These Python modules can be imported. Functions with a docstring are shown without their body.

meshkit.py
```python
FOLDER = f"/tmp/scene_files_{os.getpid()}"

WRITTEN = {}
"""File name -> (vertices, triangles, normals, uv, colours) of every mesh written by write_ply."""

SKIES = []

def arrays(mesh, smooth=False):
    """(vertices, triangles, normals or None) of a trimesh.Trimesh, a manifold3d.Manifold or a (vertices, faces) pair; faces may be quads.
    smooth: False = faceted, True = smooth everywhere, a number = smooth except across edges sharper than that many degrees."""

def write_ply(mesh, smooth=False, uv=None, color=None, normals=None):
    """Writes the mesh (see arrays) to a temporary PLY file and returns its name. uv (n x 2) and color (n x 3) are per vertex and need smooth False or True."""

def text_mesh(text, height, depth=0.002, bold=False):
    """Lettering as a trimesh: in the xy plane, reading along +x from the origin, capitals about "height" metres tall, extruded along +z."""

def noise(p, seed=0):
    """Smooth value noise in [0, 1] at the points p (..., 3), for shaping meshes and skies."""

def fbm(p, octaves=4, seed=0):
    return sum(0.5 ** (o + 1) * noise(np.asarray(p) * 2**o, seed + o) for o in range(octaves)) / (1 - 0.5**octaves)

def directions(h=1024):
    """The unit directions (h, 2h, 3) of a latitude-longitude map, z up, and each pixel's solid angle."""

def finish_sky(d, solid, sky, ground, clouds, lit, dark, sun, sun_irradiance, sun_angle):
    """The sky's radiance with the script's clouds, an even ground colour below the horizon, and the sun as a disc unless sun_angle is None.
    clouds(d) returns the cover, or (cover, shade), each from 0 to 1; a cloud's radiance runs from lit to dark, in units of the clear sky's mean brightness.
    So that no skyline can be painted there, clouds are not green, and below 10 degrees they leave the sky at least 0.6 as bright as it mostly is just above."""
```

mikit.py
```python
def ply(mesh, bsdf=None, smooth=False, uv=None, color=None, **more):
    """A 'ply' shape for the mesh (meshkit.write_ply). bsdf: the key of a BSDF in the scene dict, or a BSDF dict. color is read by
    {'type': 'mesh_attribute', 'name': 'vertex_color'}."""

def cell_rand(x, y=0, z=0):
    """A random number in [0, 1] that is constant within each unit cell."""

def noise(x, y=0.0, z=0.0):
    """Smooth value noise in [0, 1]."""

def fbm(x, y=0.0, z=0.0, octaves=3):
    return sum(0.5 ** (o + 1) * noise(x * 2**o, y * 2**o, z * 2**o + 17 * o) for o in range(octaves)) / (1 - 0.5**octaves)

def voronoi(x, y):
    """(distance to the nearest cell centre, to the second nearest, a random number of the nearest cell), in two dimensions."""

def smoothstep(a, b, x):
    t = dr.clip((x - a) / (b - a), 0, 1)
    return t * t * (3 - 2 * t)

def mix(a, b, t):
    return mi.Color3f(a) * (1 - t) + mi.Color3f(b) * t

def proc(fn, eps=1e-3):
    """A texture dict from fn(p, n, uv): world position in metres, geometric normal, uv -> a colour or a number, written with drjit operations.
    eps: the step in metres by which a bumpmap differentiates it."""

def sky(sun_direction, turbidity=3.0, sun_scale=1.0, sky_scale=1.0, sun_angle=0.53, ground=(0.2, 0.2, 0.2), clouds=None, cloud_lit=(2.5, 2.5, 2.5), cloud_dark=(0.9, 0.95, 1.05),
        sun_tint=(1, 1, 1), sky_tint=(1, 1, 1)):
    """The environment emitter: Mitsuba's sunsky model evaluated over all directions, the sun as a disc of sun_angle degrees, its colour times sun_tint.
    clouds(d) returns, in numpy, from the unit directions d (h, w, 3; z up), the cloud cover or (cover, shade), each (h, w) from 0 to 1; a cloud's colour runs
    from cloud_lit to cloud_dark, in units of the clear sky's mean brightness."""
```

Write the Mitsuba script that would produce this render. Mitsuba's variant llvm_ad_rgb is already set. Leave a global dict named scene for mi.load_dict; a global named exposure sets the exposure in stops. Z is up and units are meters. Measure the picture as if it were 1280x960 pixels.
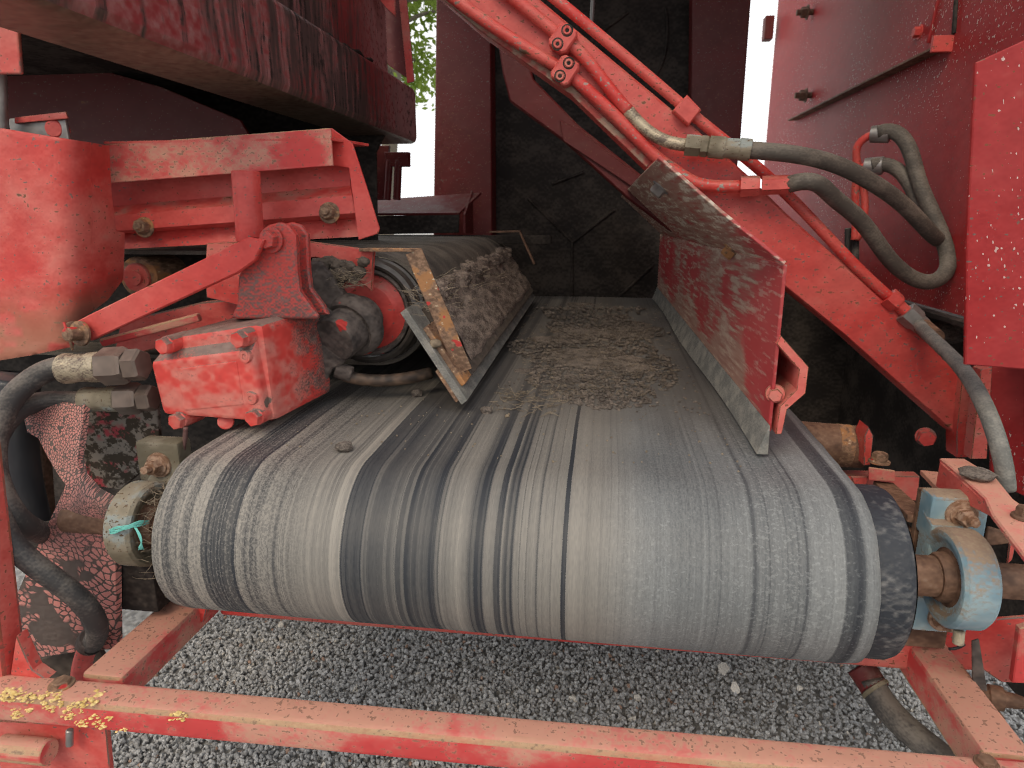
import math, random
import numpy as np, trimesh, mitsuba as mi, drjit as dr, mikit, meshkit
import manifold3d as m3
from mikit import noise, fbm, voronoi, smoothstep, mix, cell_rand
from shapely.geometry import Polygon, Point

# ------------------------------------------------------------------ camera, sky, exposure
W, H, F = 1280, 960, 840.0
YAW, PIT, CAM = math.radians(8.0), math.radians(14.0), np.array([0, 0, 1.25])
FW = np.array([-math.sin(YAW) * math.cos(PIT), math.cos(YAW) * math.cos(PIT), -math.sin(PIT)])
RT = np.array([math.cos(YAW), math.sin(YAW), 0.0])
UP = np.cross(RT, FW)
exposure = 2.25
scene, labels = {"type": "scene"}, {}
scene["camera"] = {"type": "thinlens", "fov": math.degrees(2 * math.atan(640 / F)), "fov_axis": "x", "near_clip": 0.05, "far_clip": 400.0,
                   "aperture_radius": 0.0012, "focus_distance": 1.02,
                   "to_world": mi.ScalarTransform4f().look_at(origin=CAM.tolist(), target=(CAM + FW).tolist(), up=[0, 0, 1])}
scene["sky"] = mikit.sky((-0.25, -0.75, 0.75), turbidity=4, sun_scale=0.22, sun_angle=25, clouds=lambda d: 1.0,
                         cloud_lit=(2.5, 2.5, 2.5))

# ------------------------------------------------------------------ small helpers
rng = np.random.default_rng(7)
A = np.array


def ray(px, py):
    return FW + RT * (px - 640) / F - UP * (py - 480) / F


def at(px, py, y=None, x=None, z=None, d=None):
    """Measured point: where the sight line through a photo pixel meets the plane the thing stands in."""
    r = ray(px, py)
    t = (x - CAM[0]) / r[0] if x is not None else (y - CAM[1]) / r[1] if y is not None else (z - CAM[2]) / r[2] if z is not None else d
    return CAM + r * t


def on(px, py, p0, n):
    r = ray(px, py)
    return CAM + r * (np.dot(A(p0) - CAM, n) / np.dot(r, n))


def unit(v):
    v = A(v, float)
    return v / (np.linalg.norm(v) + 1e-12)


def frame(n, hint=(0, 0, 1)):
    n = unit(n)
    h = A(hint, float)
    if abs(n @ unit(h)) > 0.98:
        h = A([1.0, 0, 0]) if abs(n[0]) < 0.9 else A([0, 1.0, 0])
    a = unit(np.cross(h, n))
    return a, np.cross(n, a), n


def cat(*ms):
    return trimesh.util.concatenate([m for m in ms])


def free(key):
    if key not in scene and key not in names:
        names.add(key)
        return key
    k = 1
    while f"{key}_{k:03d}" in scene or f"{key}_{k:03d}" in names:
        k += 1
    names.add(f"{key}_{k:03d}")
    return f"{key}_{k:03d}"


names = set()


def thing(name, label=None, category=None, group=None, kind=None):
    key = free(name)
    d = {}
    if label: d["label"] = label
    if category: d["category"] = category
    if group: d["group"] = group
    if kind: d["kind"] = kind
    labels[key] = d
    return key


def part(parent, name, mesh, bsdf, smooth=35, label=None, uv=None, kind=None, color=None):
    key = free(f"{parent}__{name}")
    scene[key] = mikit.ply(mesh, bsdf, smooth=smooth, uv=uv, color=color)
    d = {}
    if label: d["label"] = label
    if kind: d["kind"] = kind
    if d: labels[key] = d
    return key


def solo(name, mesh, bsdf, label, category, group=None, smooth=35, kind=None, uv=None, color=None):
    key = thing(name, label, category, group, kind)
    scene[key] = mikit.ply(mesh, bsdf, smooth=smooth, uv=uv, color=color)
    return key


def tri(poly2):
    v, f = trimesh.creation.triangulate_polygon(Polygon(poly2), engine="earcut")
    return v, f


def inset(p, b):
    p = A(p, float)
    out = []
    n = len(p)
    for i in range(n):
        e0, e1 = unit(p[i] - p[i - 1]), unit(p[(i + 1) % n] - p[i])
        n0, n1 = A([-e0[1], e0[0]]), A([-e1[1], e1[0]])
        m = n0 + n1
        m = m / max(m @ m, 0.25) * 2
        m = m / max(np.linalg.norm(m), 1e-9) * min(np.linalg.norm(m), 2.0)
        out.append(p[i] + m * b)
    return A(out)


def prism(pts3, back, bevel=0.0015):
    """Planar polygon in space extruded by the vector back, with chamfered rims."""
    p = A(pts3, float)
    t = np.linalg.norm(back)
    w = -A(back, float) / t                                   # towards the viewer side
    u = unit(np.cross(w, unit(p[1] - p[0]) if abs(unit(p[1] - p[0]) @ w) < 0.95 else unit(p[2] - p[0])))
    v = np.cross(w, u)
    o = p.mean(0)
    q = np.stack([(p - o) @ u, (p - o) @ v], 1)
    if Polygon(q).exterior.is_ccw is False:
        q = q[::-1]
    h0 = ((p - o) @ w).mean()
    b = min(bevel, t * 0.35)
    qi = inset(q, b) if b > 0 else q
    if not Polygon(qi).is_valid:
        qi, b = q, 0.0
    fv, ff = tri(qi)
    n = len(q)
    # keep ring order: triangulate gives vertices in its own order; map by nearest
    idx = A([int(np.argmin(np.sum((qi - x) ** 2, 1))) for x in fv])
    rings = [(qi, h0), (q, h0 - b), (q, h0 - t + b), (qi, h0 - t)] if b > 0 else [(q, h0), (q, h0 - t)]
    V = np.vstack([o + r[:, :1] * u + r[:, 1:] * v + hh * w for r, hh in rings])
    Fc = []
    for k in range(len(rings) - 1):
        for i in range(n):
            j = (i + 1) % n
            a, bb, c, d = k * n + i, k * n + j, (k + 1) * n + j, (k + 1) * n + i
            Fc += [[a, c, bb], [a, d, c]]
    top = idx[ff]
    m = np.cross(qi[top[:, 1]] - qi[top[:, 0]], qi[top[:, 2]] - qi[top[:, 0]])
    top = np.where((m > 0)[:, None], top, top[:, ::-1])
    Fc = np.vstack([Fc, top, top[:, ::-1] + (len(rings) - 1) * n])
    return trimesh.Trimesh(V, Fc, process=False)


def plate(px, y=None, x=None, z=None, p0=None, n=None, back=None, t=0.006, bevel=0.0015):
    """A flat plate whose outline was measured in the photo, standing in a plane of the machine."""
    if n is None:
        n = A([0, 1.0, 0]) if y is not None else A([1.0, 0, 0]) if x is not None else A([0, 0, 1.0])
        p0 = A([x or 0, y or 0, z or 0], float)
    n = unit(n)
    pts = A([on(a, b, p0, n) for a, b in px])
    c = pts.mean(0) - CAM
    d = n if c @ n > 0 else -n
    return prism(pts, (d if back is None else unit(back)) * t, bevel)


def curved_plate(px, yfun, t=0.006, step=9.0):
    """Bent sheet: outline as measured, standing at the depth yfun(px, py) of each spot."""
    P = Polygon(px)
    b = P.exterior
    pts = [A(b.interpolate(k).coords[0]) for k in np.arange(0, b.length, step * 0.7)] + [A(q, float) for q in px]
    x0, y0_, x1, y1 = P.bounds
    inner = P.buffer(-step * 0.45)
    pts += [A([x, y], float) for x in np.arange(x0, x1, step) for y in np.arange(y0_, y1, step) if inner.contains(Point(x, y))]
    from scipy.spatial import Delaunay
    q = A(pts)
    f = Delaunay(q).simplices
    c = q[f].mean(1)
    f = f[[P.contains(Point(*k)) for k in c]]
    m = np.cross(q[f[:, 1]] - q[f[:, 0]], q[f[:, 2]] - q[f[:, 0]])
    f = np.where((m > 0)[:, None], f, f[:, ::-1])[np.abs(m) > 1e-6]
    v = A([at(x, y, y=yfun(x, y)) for x, y in q])
    n = len(v)
    w = v + A([0.15, 1, 0]) / 1.01 * t
    e = np.vstack([f[:, [0, 1]], f[:, [1, 2]], f[:, [2, 0]]])
    es = np.sort(e, 1)
    u_, ix, ct = np.unique(es, axis=0, return_index=True, return_counts=True)
    rim = e[ix[ct == 1]]
    side = np.vstack([np.stack([rim[:, 1], rim[:, 0], rim[:, 0] + n], 1), np.stack([rim[:, 1], rim[:, 0] + n, rim[:, 1] + n], 1)])
    return trimesh.Trimesh(np.vstack([v, w]), np.vstack([f[:, ::-1], f + n, side[:, ::-1]]), process=False)


def rounded(points, r):
    """Convex hull of points, its edges rounded by r."""
    d = A([[a, b, c] for a in (-1, 0, 1) for b in (-1, 0, 1) for c in (-1, 0, 1) if (a, b, c) != (0, 0, 0)], float)
    d /= np.linalg.norm(d, axis=1, keepdims=True)
    p = A(points, float)
    return trimesh.convex.convex_hull((p[:, None] + d[None] * r).reshape(-1, 3))


def box(c, size, ax=None, r=0.002):
    ax = np.eye(3) if ax is None else A(ax)
    s = A(size) / 2 - r
    s = np.maximum(s, 1e-4)
    cs = A([[i, j, k] for i in (-1, 1) for j in (-1, 1) for k in (-1, 1)]) * s
    dd = A([[a, b, e] for a in (-1, 0, 1) for b in (-1, 0, 1) for e in (-1, 0, 1) if (a, b, e) != (0, 0, 0)], float)
    dd /= np.linalg.norm(dd, axis=1, keepdims=True)
    q = (cs[:, None] + dd[None] * r).reshape(-1, 3)
    return trimesh.convex.convex_hull(A(c) + q @ ax)


def beam(p0, p1, w, h, hint=(0, 0, 1), r=0.003):
    """Box bar from p0 to p1 along its centre line; w across, h along the hint."""
    p0, p1 = A(p0, float), A(p1, float)
    a, b, n = frame(p1 - p0, hint)
    return box((p0 + p1) / 2, (w, h, np.linalg.norm(p1 - p0)), [a, b, n], r)


def spline(pts, n=40):
    p = A(pts, float)
    if len(p) == 2:
        return p[0] + (p[1] - p[0]) * np.linspace(0, 1, max(n, 2))[:, None]
    from scipy.interpolate import CubicSpline
    s = np.r_[0, np.cumsum(np.linalg.norm(np.diff(p, axis=0), axis=1) ** 0.7)]
    return CubicSpline(s, p)(np.linspace(0, s[-1], n))


def tube(pts, r, n=48, sides=18, smooth_path=True):
    p = spline(pts, n) if smooth_path else A(pts, float)
    t = np.gradient(p, axis=0)
    t /= np.linalg.norm(t, axis=1, keepdims=True) + 1e-12
    a = frame(t[0])[0]
    V = []
    ang = np.arange(sides) * 2 * np.pi / sides
    rr = np.broadcast_to(np.asarray(r, float), (len(p),))
    for i in range(len(p)):
        a = unit(a - t[i] * (a @ t[i]))
        b = np.cross(t[i], a)
        V.append(p[i] + rr[i] * (np.cos(ang)[:, None] * a + np.sin(ang)[:, None] * b))
    V = np.vstack(V + [p[:1], p[-1:]])
    i, j = np.meshgrid(np.arange(len(p) - 1), np.arange(sides), indexing="ij")
    i, j = i.ravel(), j.ravel()
    k = (j + 1) % sides
    f = [np.stack([i * sides + j, i * sides + k, (i + 1) * sides + k], 1), np.stack([i * sides + j, (i + 1) * sides + k, (i + 1) * sides + j], 1)]
    j = np.arange(sides); k = (j + 1) % sides; e = (len(p) - 1) * sides
    f += [np.stack([j * 0 + len(V) - 2, k, j], 1), np.stack([j * 0 + len(V) - 1, e + j, e + k], 1)]
    return trimesh.Trimesh(V, np.vstack(f), process=False)


def lathe(p0, axis, prof, sides=40, ring=False):
    """Turned solid: prof = [(distance along axis, radius), ...] from p0."""
    a, b, n = frame(axis)
    ang = np.arange(sides) * 2 * np.pi / sides
    p0 = A(p0, float)
    V = [p0 + n * s + rr * (np.cos(ang)[:, None] * a + np.sin(ang)[:, None] * b) for s, rr in prof]
    if ring:
        V = V + V[:1]
    m = len(V)
    V = np.vstack(V + [[p0 + n * prof[0][0]], [p0 + n * prof[-1][0]]])
    f = []
    j = np.arange(sides); k = (j + 1) % sides
    for i in range(m - 1):
        f += [np.stack([i * sides + j, i * sides + k, (i + 1) * sides + k], 1), np.stack([i * sides + j, (i + 1) * sides + k, (i + 1) * sides + j], 1)]
    e = (m - 1) * sides
    if not ring:
        f += [np.stack([j * 0 + len(V) - 2, k, j], 1), np.stack([j * 0 + len(V) - 1, e + j, e + k], 1)]
    return trimesh.Trimesh(V, np.vstack(f), process=False)


def rod(p0, p1, r, c=0.0015, sides=32):
    L = np.linalg.norm(A(p1) - A(p0))
    c = min(c, r * 0.4, L * 0.3)
    return lathe(p0, A(p1) - A(p0), [(0, r - c), (c, r), (L - c, r), (L, r - c)], sides)


def hexa(p, d, af, h, turn=0.3):
    """Hexagon with chamfered crown, from p along d."""
    a, b, n = frame(d)
    R = af / math.sqrt(3)
    pts = []
    for k in range(6):
        t = turn + k * math.pi / 3
        e = math.cos(t) * a + math.sin(t) * b
        pts += [p + e * R, p + e * R + n * h * 0.82, p + e * R * 0.88 + n * h]
    return trimesh.convex.convex_hull(A(pts))


def bolt(p, d, af=0.019, washer=True, stud=0.0, h=None, turn=0.3):
    p, d = A(p, float), unit(d)
    h = h or af * 0.62
    ms = []
    if washer:
        ms.append(rod(p - d * 0.002, p + d * 0.0025, af * 0.78, 0.0008))
        p = p + d * 0.0025
    ms.append(hexa(p, d, af, h, turn))
    if stud:
        ms.append(rod(p + d * (h - 0.002), p + d * (h + stud), af * 0.3, 0.001))
    return cat(*ms)


def cap_screw(p, d, r):
    """Round flat screw head with a socket."""
    p, d = A(p, float), unit(d)
    return lathe(p, d, [(-0.001, r), (0.0025, r), (0.0035, r * 0.88), (0.0035, r * 0.5), (0.0012, r * 0.46), (0.0012, 0.0003)], 24)


def clod(c, r, seed, sub=2, flat=0.75):
    m = trimesh.creation.icosphere(subdivisions=sub, radius=1.0)
    v = m.vertices
    k = 0.65 + 0.7 * meshkit.fbm(v * 1.6 + seed * 7.3, 3, seed) + 0.15 * (meshkit.noise(v * 6 + seed, seed) - 0.5)
    v = v * k[:, None] * r * A([1, 1, flat])
    return trimesh.Trimesh(v + A(c), m.faces, process=False)


def fibres(n, where, length, r=0.0006, lift=0.3, seed=1, flat=0.5):
    """n loose bent stalks; where(rng) gives a foot point."""
    g = np.random.default_rng(seed)
    ms = []
    for _ in range(n):
        p = A(where(g), float)
        a = g.uniform(0, 2 * np.pi)
        L = length * g.uniform(0.4, 1.3)
        d = unit([math.cos(a), math.sin(a) * flat, g.uniform(-0.1, lift)])
        q = [p]
        for _k in range(4):
            d = unit(d + g.normal(0, 0.28, 3) * A([1, 1, 0.6]))
            q.append(q[-1] + d * L / 4)
        ms.append(tube(A(q), r * g.uniform(0.6, 1.4) * A([1, 1, 0.9, 0.8, 0.4]), sides=4, smooth_path=False))
    return cat(*ms)


# ------------------------------------------------------------------ materials
def principled(tex, rough=0.5, spec=0.4, metallic=0.0, bump=None, bscale=1.0, eps=5e-4, **k):
    d = {"type": "principled", "base_color": mikit.proc(tex) if callable(tex) else {"type": "rgb", "value": list(tex)},
         "roughness": mikit.proc(rough) if callable(rough) else rough, "specular": spec, **k}
    if metallic: d["metallic"] = metallic
    if bump is not None:
        d = {"type": "bumpmap", "arbitrary": mikit.proc(bump, eps=eps), "scale": bscale, "bsdf": d}
    return {"type": "twosided", "bsdf": d}


RED, PINK, RUST, PRIMER, DUST, GRIME = (0.50, 0.044, 0.038), (0.56, 0.20, 0.165), (0.16, 0.062, 0.028), (0.12, 0.105, 0.095), (0.33, 0.245, 0.19), (0.035, 0.03, 0.028)


def paint(base=RED, faded=PINK, fade=0.5, dust=0.3, up=0.5, chip=0.5, chipcol=PRIMER, speck=0.0, f=9.0, dustcol=DUST, edge=0.0):
    """Worn machine paint: faded patches, settled dust, dark pits, chips to primer and rust, edges rubbed bare, light specks."""
    def fn(p, n, uv):
        a = fbm(p.x * f + 3, p.y * f, p.z * f, 3)
        b = fbm(p.x * 42, p.y * 42 + 9, p.z * 42, 3)
        c = fbm(p.x * 190, p.y * 190, p.z * 190, 2)
        col = mix(base, faded, fade * smoothstep(0.3, 0.72, a * 0.75 + c * 0.15 + b * 0.15))
        col = col * (0.80 + 0.28 * b + 0.14 * c)
        d = smoothstep(0.62 - dust * 0.45, 0.95 - dust * 0.35, b * 0.55 + a * 0.35 + up * dr.maximum(n.z, 0) * 0.5)
        col = mix(col, dustcol, d * (0.25 + 0.75 * c) * 0.85)
        t = 0.84 - chip * 0.14
        k = smoothstep(t, t + 0.03, b * 0.72 + a * 0.14 + c * 0.16)
        k = dr.maximum(k, smoothstep(0.76 - chip * 0.05, 0.80 - chip * 0.05, c) * 0.8)
        if edge > 0:
            m = dr.abs(n.y)
            bev = smoothstep(0.25, 0.45, m) * smoothstep(0.95, 0.85, m)
            k = dr.maximum(k, bev * smoothstep(0.30, 0.52, b * 0.6 + c * 0.4) * edge)
        col = mix(col, mix(chipcol, RUST, smoothstep(0.4, 0.6, a)), k)
        if speck > 0:
            s1 = fbm(p.x * 300 + p.z * 60, p.y * 300 + p.z * 60, p.z * 130, 2)
            s2 = smoothstep(0.35, 0.72, fbm(p.x * 5, p.y * 5, p.z * 3 + 4, 2))
            col = mix(col, (0.55, 0.45, 0.42), smoothstep(0.85 - speck * 0.15 * s2, 0.89 - speck * 0.15 * s2, s1) * 0.75)
        return col
    return fn


def bump_paint(p, n, uv):
    return fbm(p.x * 90, p.y * 90, p.z * 90, 2) * 0.0006 + noise(p.x * 22, p.y * 22, p.z * 22) * 0.0012


M = scene
M["mat_red"] = principled(paint(fade=0.55, dust=0.34, chip=0.6, edge=0.9), 0.5, bump=bump_paint)
M["mat_red_clean"] = principled(paint(faded=(0.54, 0.14, 0.12), fade=0.5, dust=0.18, chip=0.5, f=6), 0.42, bump=bump_paint, bscale=0.6)
M["mat_red_shaded"] = principled(paint(base=(0.115, 0.010, 0.011), faded=(0.085, 0.016, 0.016), fade=0.6, dust=0.22, chip=0.4, dustcol=(0.12, 0.09, 0.08)), 0.5, bump=bump_paint)  # machine red darkened: interior shade is put into the base colour
M["mat_red_speckled"] = principled(paint(base=(0.30, 0.018, 0.020), faded=(0.32, 0.05, 0.05), fade=0.5, dust=0.12, chip=0.25, speck=1.0, f=5), 0.5, 0.25, bump=bump_paint, bscale=0.6)


def frame_tex(p, n, uv):
    """Front frame: pink faded paint, tan rust worn along the upper front edge and the foot of the face."""
    a = fbm(p.x * 11, p.y * 11, p.z * 11, 3)
    b = fbm(p.x * 55, p.y * 55, p.z * 55, 3)
    c = fbm(p.x * 230, p.y * 230, p.z * 230, 2)
    up = dr.maximum(n.z, 0)
    col = mix((0.50, 0.055, 0.055), (0.54, 0.175, 0.15), smoothstep(0.34, 0.62, a * 0.65 + 0.25 * b + 0.20 * up))
    col = mix(col, (0.47, 0.30, 0.21), smoothstep(0.46, 0.66, 0.50 * a + 0.24 * b + 0.26 * c + 0.13 * up) * 0.6)
    edge = dr.exp(-dr.square((n.z - 0.55) / 0.30)) * dr.select(n.y < -0.2, 1.0, 0.3)
    low = smoothstep(0.2, -0.3, n.z) * smoothstep(0.556, 0.540, p.z) * 0.8
    col = mix(col, mix((0.34, 0.20, 0.12), (0.52, 0.36, 0.22), c), smoothstep(0.42, 0.72, dr.maximum(edge, low) * 0.55 + a * 0.45 + b * 0.12) * 0.9)
    col = mix(col, (0.15, 0.09, 0.06), smoothstep(0.67, 0.75, c * 0.85 + b * 0.15) * 0.65)
    return mix(col, (0.22, 0.15, 0.10), smoothstep(0.50, 0.80, edge * 0.5 + b * 0.5) * smoothstep(0.45, 0.6, c) * 0.6)


M["mat_frame"] = principled(frame_tex, 0.62, 0.3, bump=bump_paint, bscale=1.2)


def lower_rim_tex(p, n, uv):
    """Dusty red left panel: scuffs low down near the pin."""
    col = paint(fade=0.6, dust=0.24, chip=0.6)(p, n, uv)
    a = fbm(p.x * 20, p.y * 20, p.z * 20, 3)
    low = smoothstep(1.15, 1.04, p.z)
    d = dr.sqrt(dr.square(p.x + 0.90) + dr.square(p.z - 1.075))
    col = mix(col, (0.27, 0.16, 0.09), smoothstep(0.48, 0.66, a + low * 0.14) * 0.6 * low)
    return mix(col, (0.10, 0.07, 0.05), smoothstep(0.075, 0.02, d + 0.07 * (a - 0.5)) * 0.75)


M["mat_red_panel"] = principled(lower_rim_tex, 0.45, bump=bump_paint, bscale=1.6)


def streak_tex(p, n, uv):
    """Hopper flank: red paint blackened by run-off that has crept down the face."""
    wob = (fbm(p.y * 12, p.z * 12, 3.0, 2) - 0.5) * 0.016
    s = fbm((p.y + wob) * 38, p.z * 5.0, 2.0, 3)
    s2 = fbm((p.y + wob) * 120, p.z * 16.0, 5.0, 3)
    a = fbm(p.y * 3.2, p.z * 5, 1.0, 3)
    c = fbm(p.x * 90, p.y * 90, p.z * 90, 3)
    col = mix((0.20, 0.028, 0.03), (0.27, 0.125, 0.12), smoothstep(0.35, 0.68, a * 0.6 + c * 0.4))
    k = smoothstep(0.40, 0.62, s * 0.36 + s2 * 0.26 + a * 0.28 + c * 0.12 + 0.10 * smoothstep(0.9, 1.4, p.y) - 0.06)
    col = mix(col, (0.050, 0.036, 0.033), k * 0.92)
    col = mix(col, (0.020, 0.016, 0.015), smoothstep(0.56, 0.72, s2 * 0.55 + c * 0.25 + a * 0.2) * 0.8)
    far = smoothstep(1.75, 2.15, p.y)  # far end: sky light from the gap painted in as paler pink
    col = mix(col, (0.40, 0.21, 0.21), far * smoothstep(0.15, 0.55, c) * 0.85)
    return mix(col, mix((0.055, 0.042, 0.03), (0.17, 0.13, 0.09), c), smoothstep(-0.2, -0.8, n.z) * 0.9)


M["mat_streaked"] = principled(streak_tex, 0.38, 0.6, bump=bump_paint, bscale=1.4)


def grime_tex(p, n, uv):
    a = fbm(p.x * 30, p.y * 30, p.z * 30, 3)
    b = fbm(p.x * 130, p.y * 130, p.z * 130, 2)
    col = mix((0.045, 0.038, 0.036), (0.12, 0.098, 0.088), smoothstep(0.3, 0.7, a * 0.6 + b * 0.4))
    return mix(col, (0.40, 0.04, 0.035), smoothstep(0.72, 0.75, a * 0.9 + b * 0.1))


M["mat_grime"] = principled(grime_tex, 0.7, 0.25, bump=lambda p, n, uv: fbm(p.x * 160, p.y * 160, p.z * 160, 2) * 0.0022)


def motor_tex(p, n, uv):
    a = fbm(p.x * 24, p.y * 24, p.z * 24, 3)
    b = fbm(p.x * 85, p.y * 85, p.z * 85, 2)
    c = noise(p.x * 360, p.y * 360, p.z * 360)
    col = mix((0.58, 0.058, 0.048), (0.54, 0.17, 0.14), smoothstep(0.38, 0.66, a * 0.7 + b * 0.3)) * (0.85 + 0.3 * b)
    rear = smoothstep(1.01, 1.17, p.y)
    up = smoothstep(0.30, 0.85, n.z)
    hi = smoothstep(1.02, 1.11, p.z)
    k = smoothstep(0.42, 0.76, 0.46 * a + 0.50 * up + rear * 0.40 + hi * 0.16 + b * 0.16 + (c - 0.5) * 0.30)
    col = mix(col, mix((0.050, 0.040, 0.038), (0.23, 0.175, 0.15), b * 0.7 + 0.5 * up * (1 - rear) - 0.1), k * 0.95)
    return mix(col, (0.13, 0.095, 0.08), smoothstep(0.74, 0.77, a * 0.85 + b * 0.18))


M["mat_motor"] = principled(motor_tex, 0.45, 0.4, bump=bump_paint, bscale=1.2)


def clevis_tex(p, n, uv):
    b = fbm(p.x * 120, p.y * 120, p.z * 120, 2)
    c = noise(p.x * 330, p.y * 330, p.z * 330)
    a = fbm(p.x * 22, p.y * 22, p.z * 22, 2)
    col = mix((0.45, 0.035, 0.03), (0.40, 0.06, 0.05), a)
    return mix(col, mix((0.05, 0.036, 0.034), (0.15, 0.11, 0.10), b), smoothstep(0.34, 0.80, 0.30 * a + 0.25 * b + 0.55 * (c - 0.2) + 1.6 * dr.maximum(1.20 - p.z, 0)) * 0.9)


M["mat_clevis"] = principled(clevis_tex, 0.5, 0.4, bump=bump_paint)


def rust_tex(p, n, uv):
    a = fbm(p.x * 30, p.y * 30, p.z * 30, 3)
    b = fbm(p.x * 150, p.y * 150, p.z * 150, 2)
    col = mix((0.085, 0.048, 0.033), (0.205, 0.118, 0.078), smoothstep(0.25, 0.75, a * 0.6 + b * 0.4))
    return mix(col, (0.26, 0.20, 0.15), smoothstep(0.5, 0.75, b * 0.45 + a * 0.4) * 0.55)


def bump_fine(p, n, uv):
    return fbm(p.x * 240, p.y * 240, p.z * 240, 2) * 0.0011


M["mat_bar"] = principled(lambda p, n, uv: mix((0.035, 0.027, 0.023), (0.13, 0.085, 0.06), smoothstep(0.35, 0.7, fbm(p.x * 40, p.y * 40, p.z * 40, 3))), 0.55, 0.35)
M["mat_rim"] = principled(lambda p, n, uv: mix((0.030, 0.026, 0.024), (0.10, 0.085, 0.075), fbm(p.x * 60, p.y * 60, p.z * 60, 2)), 0.32, 0.6, metallic=0.3)
M["mat_rust"] = principled(rust_tex, 0.65, 0.3, bump=bump_fine)


def palerust_tex(p, n, uv):
    b = fbm(p.x * 170, p.y * 170, p.z * 170, 2)
    return mix((0.20, 0.11, 0.066), (0.37, 0.25, 0.18), smoothstep(0.3, 0.7, b))


M["mat_rust_pale"] = principled(palerust_tex, 0.6, 0.3, bump=bump_fine, bscale=0.6)


def tanrust_tex(p, n, uv):
    a = fbm(p.x * 28, p.y * 28, p.z * 28, 3)
    b = fbm(p.x * 190, p.y * 90, p.z * 190, 2)
    col = mix((0.13, 0.078, 0.052), (0.30, 0.19, 0.125), smoothstep(0.32, 0.68, a * 0.5 + b * 0.5))
    col = mix(col, (0.36, 0.165, 0.06), smoothstep(0.52, 0.62, a * 0.75 + b * 0.25) * 0.75)
    return mix(col, (0.46, 0.38, 0.28), smoothstep(0.69, 0.75, b * 0.75 + a * 0.25))


M["mat_tan_rust"] = principled(tanrust_tex, 0.7, 0.25, bump=bump_fine, bscale=1.3)


def rustred_tex(p, n, uv):
    """Rusted strap with remains of red paint."""
    a = fbm(p.x * 40, p.y * 40, p.z * 40, 3)
    return mix(tanrust_tex(p, n, uv), (0.45, 0.05, 0.045), smoothstep(0.66, 0.70, a))


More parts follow.
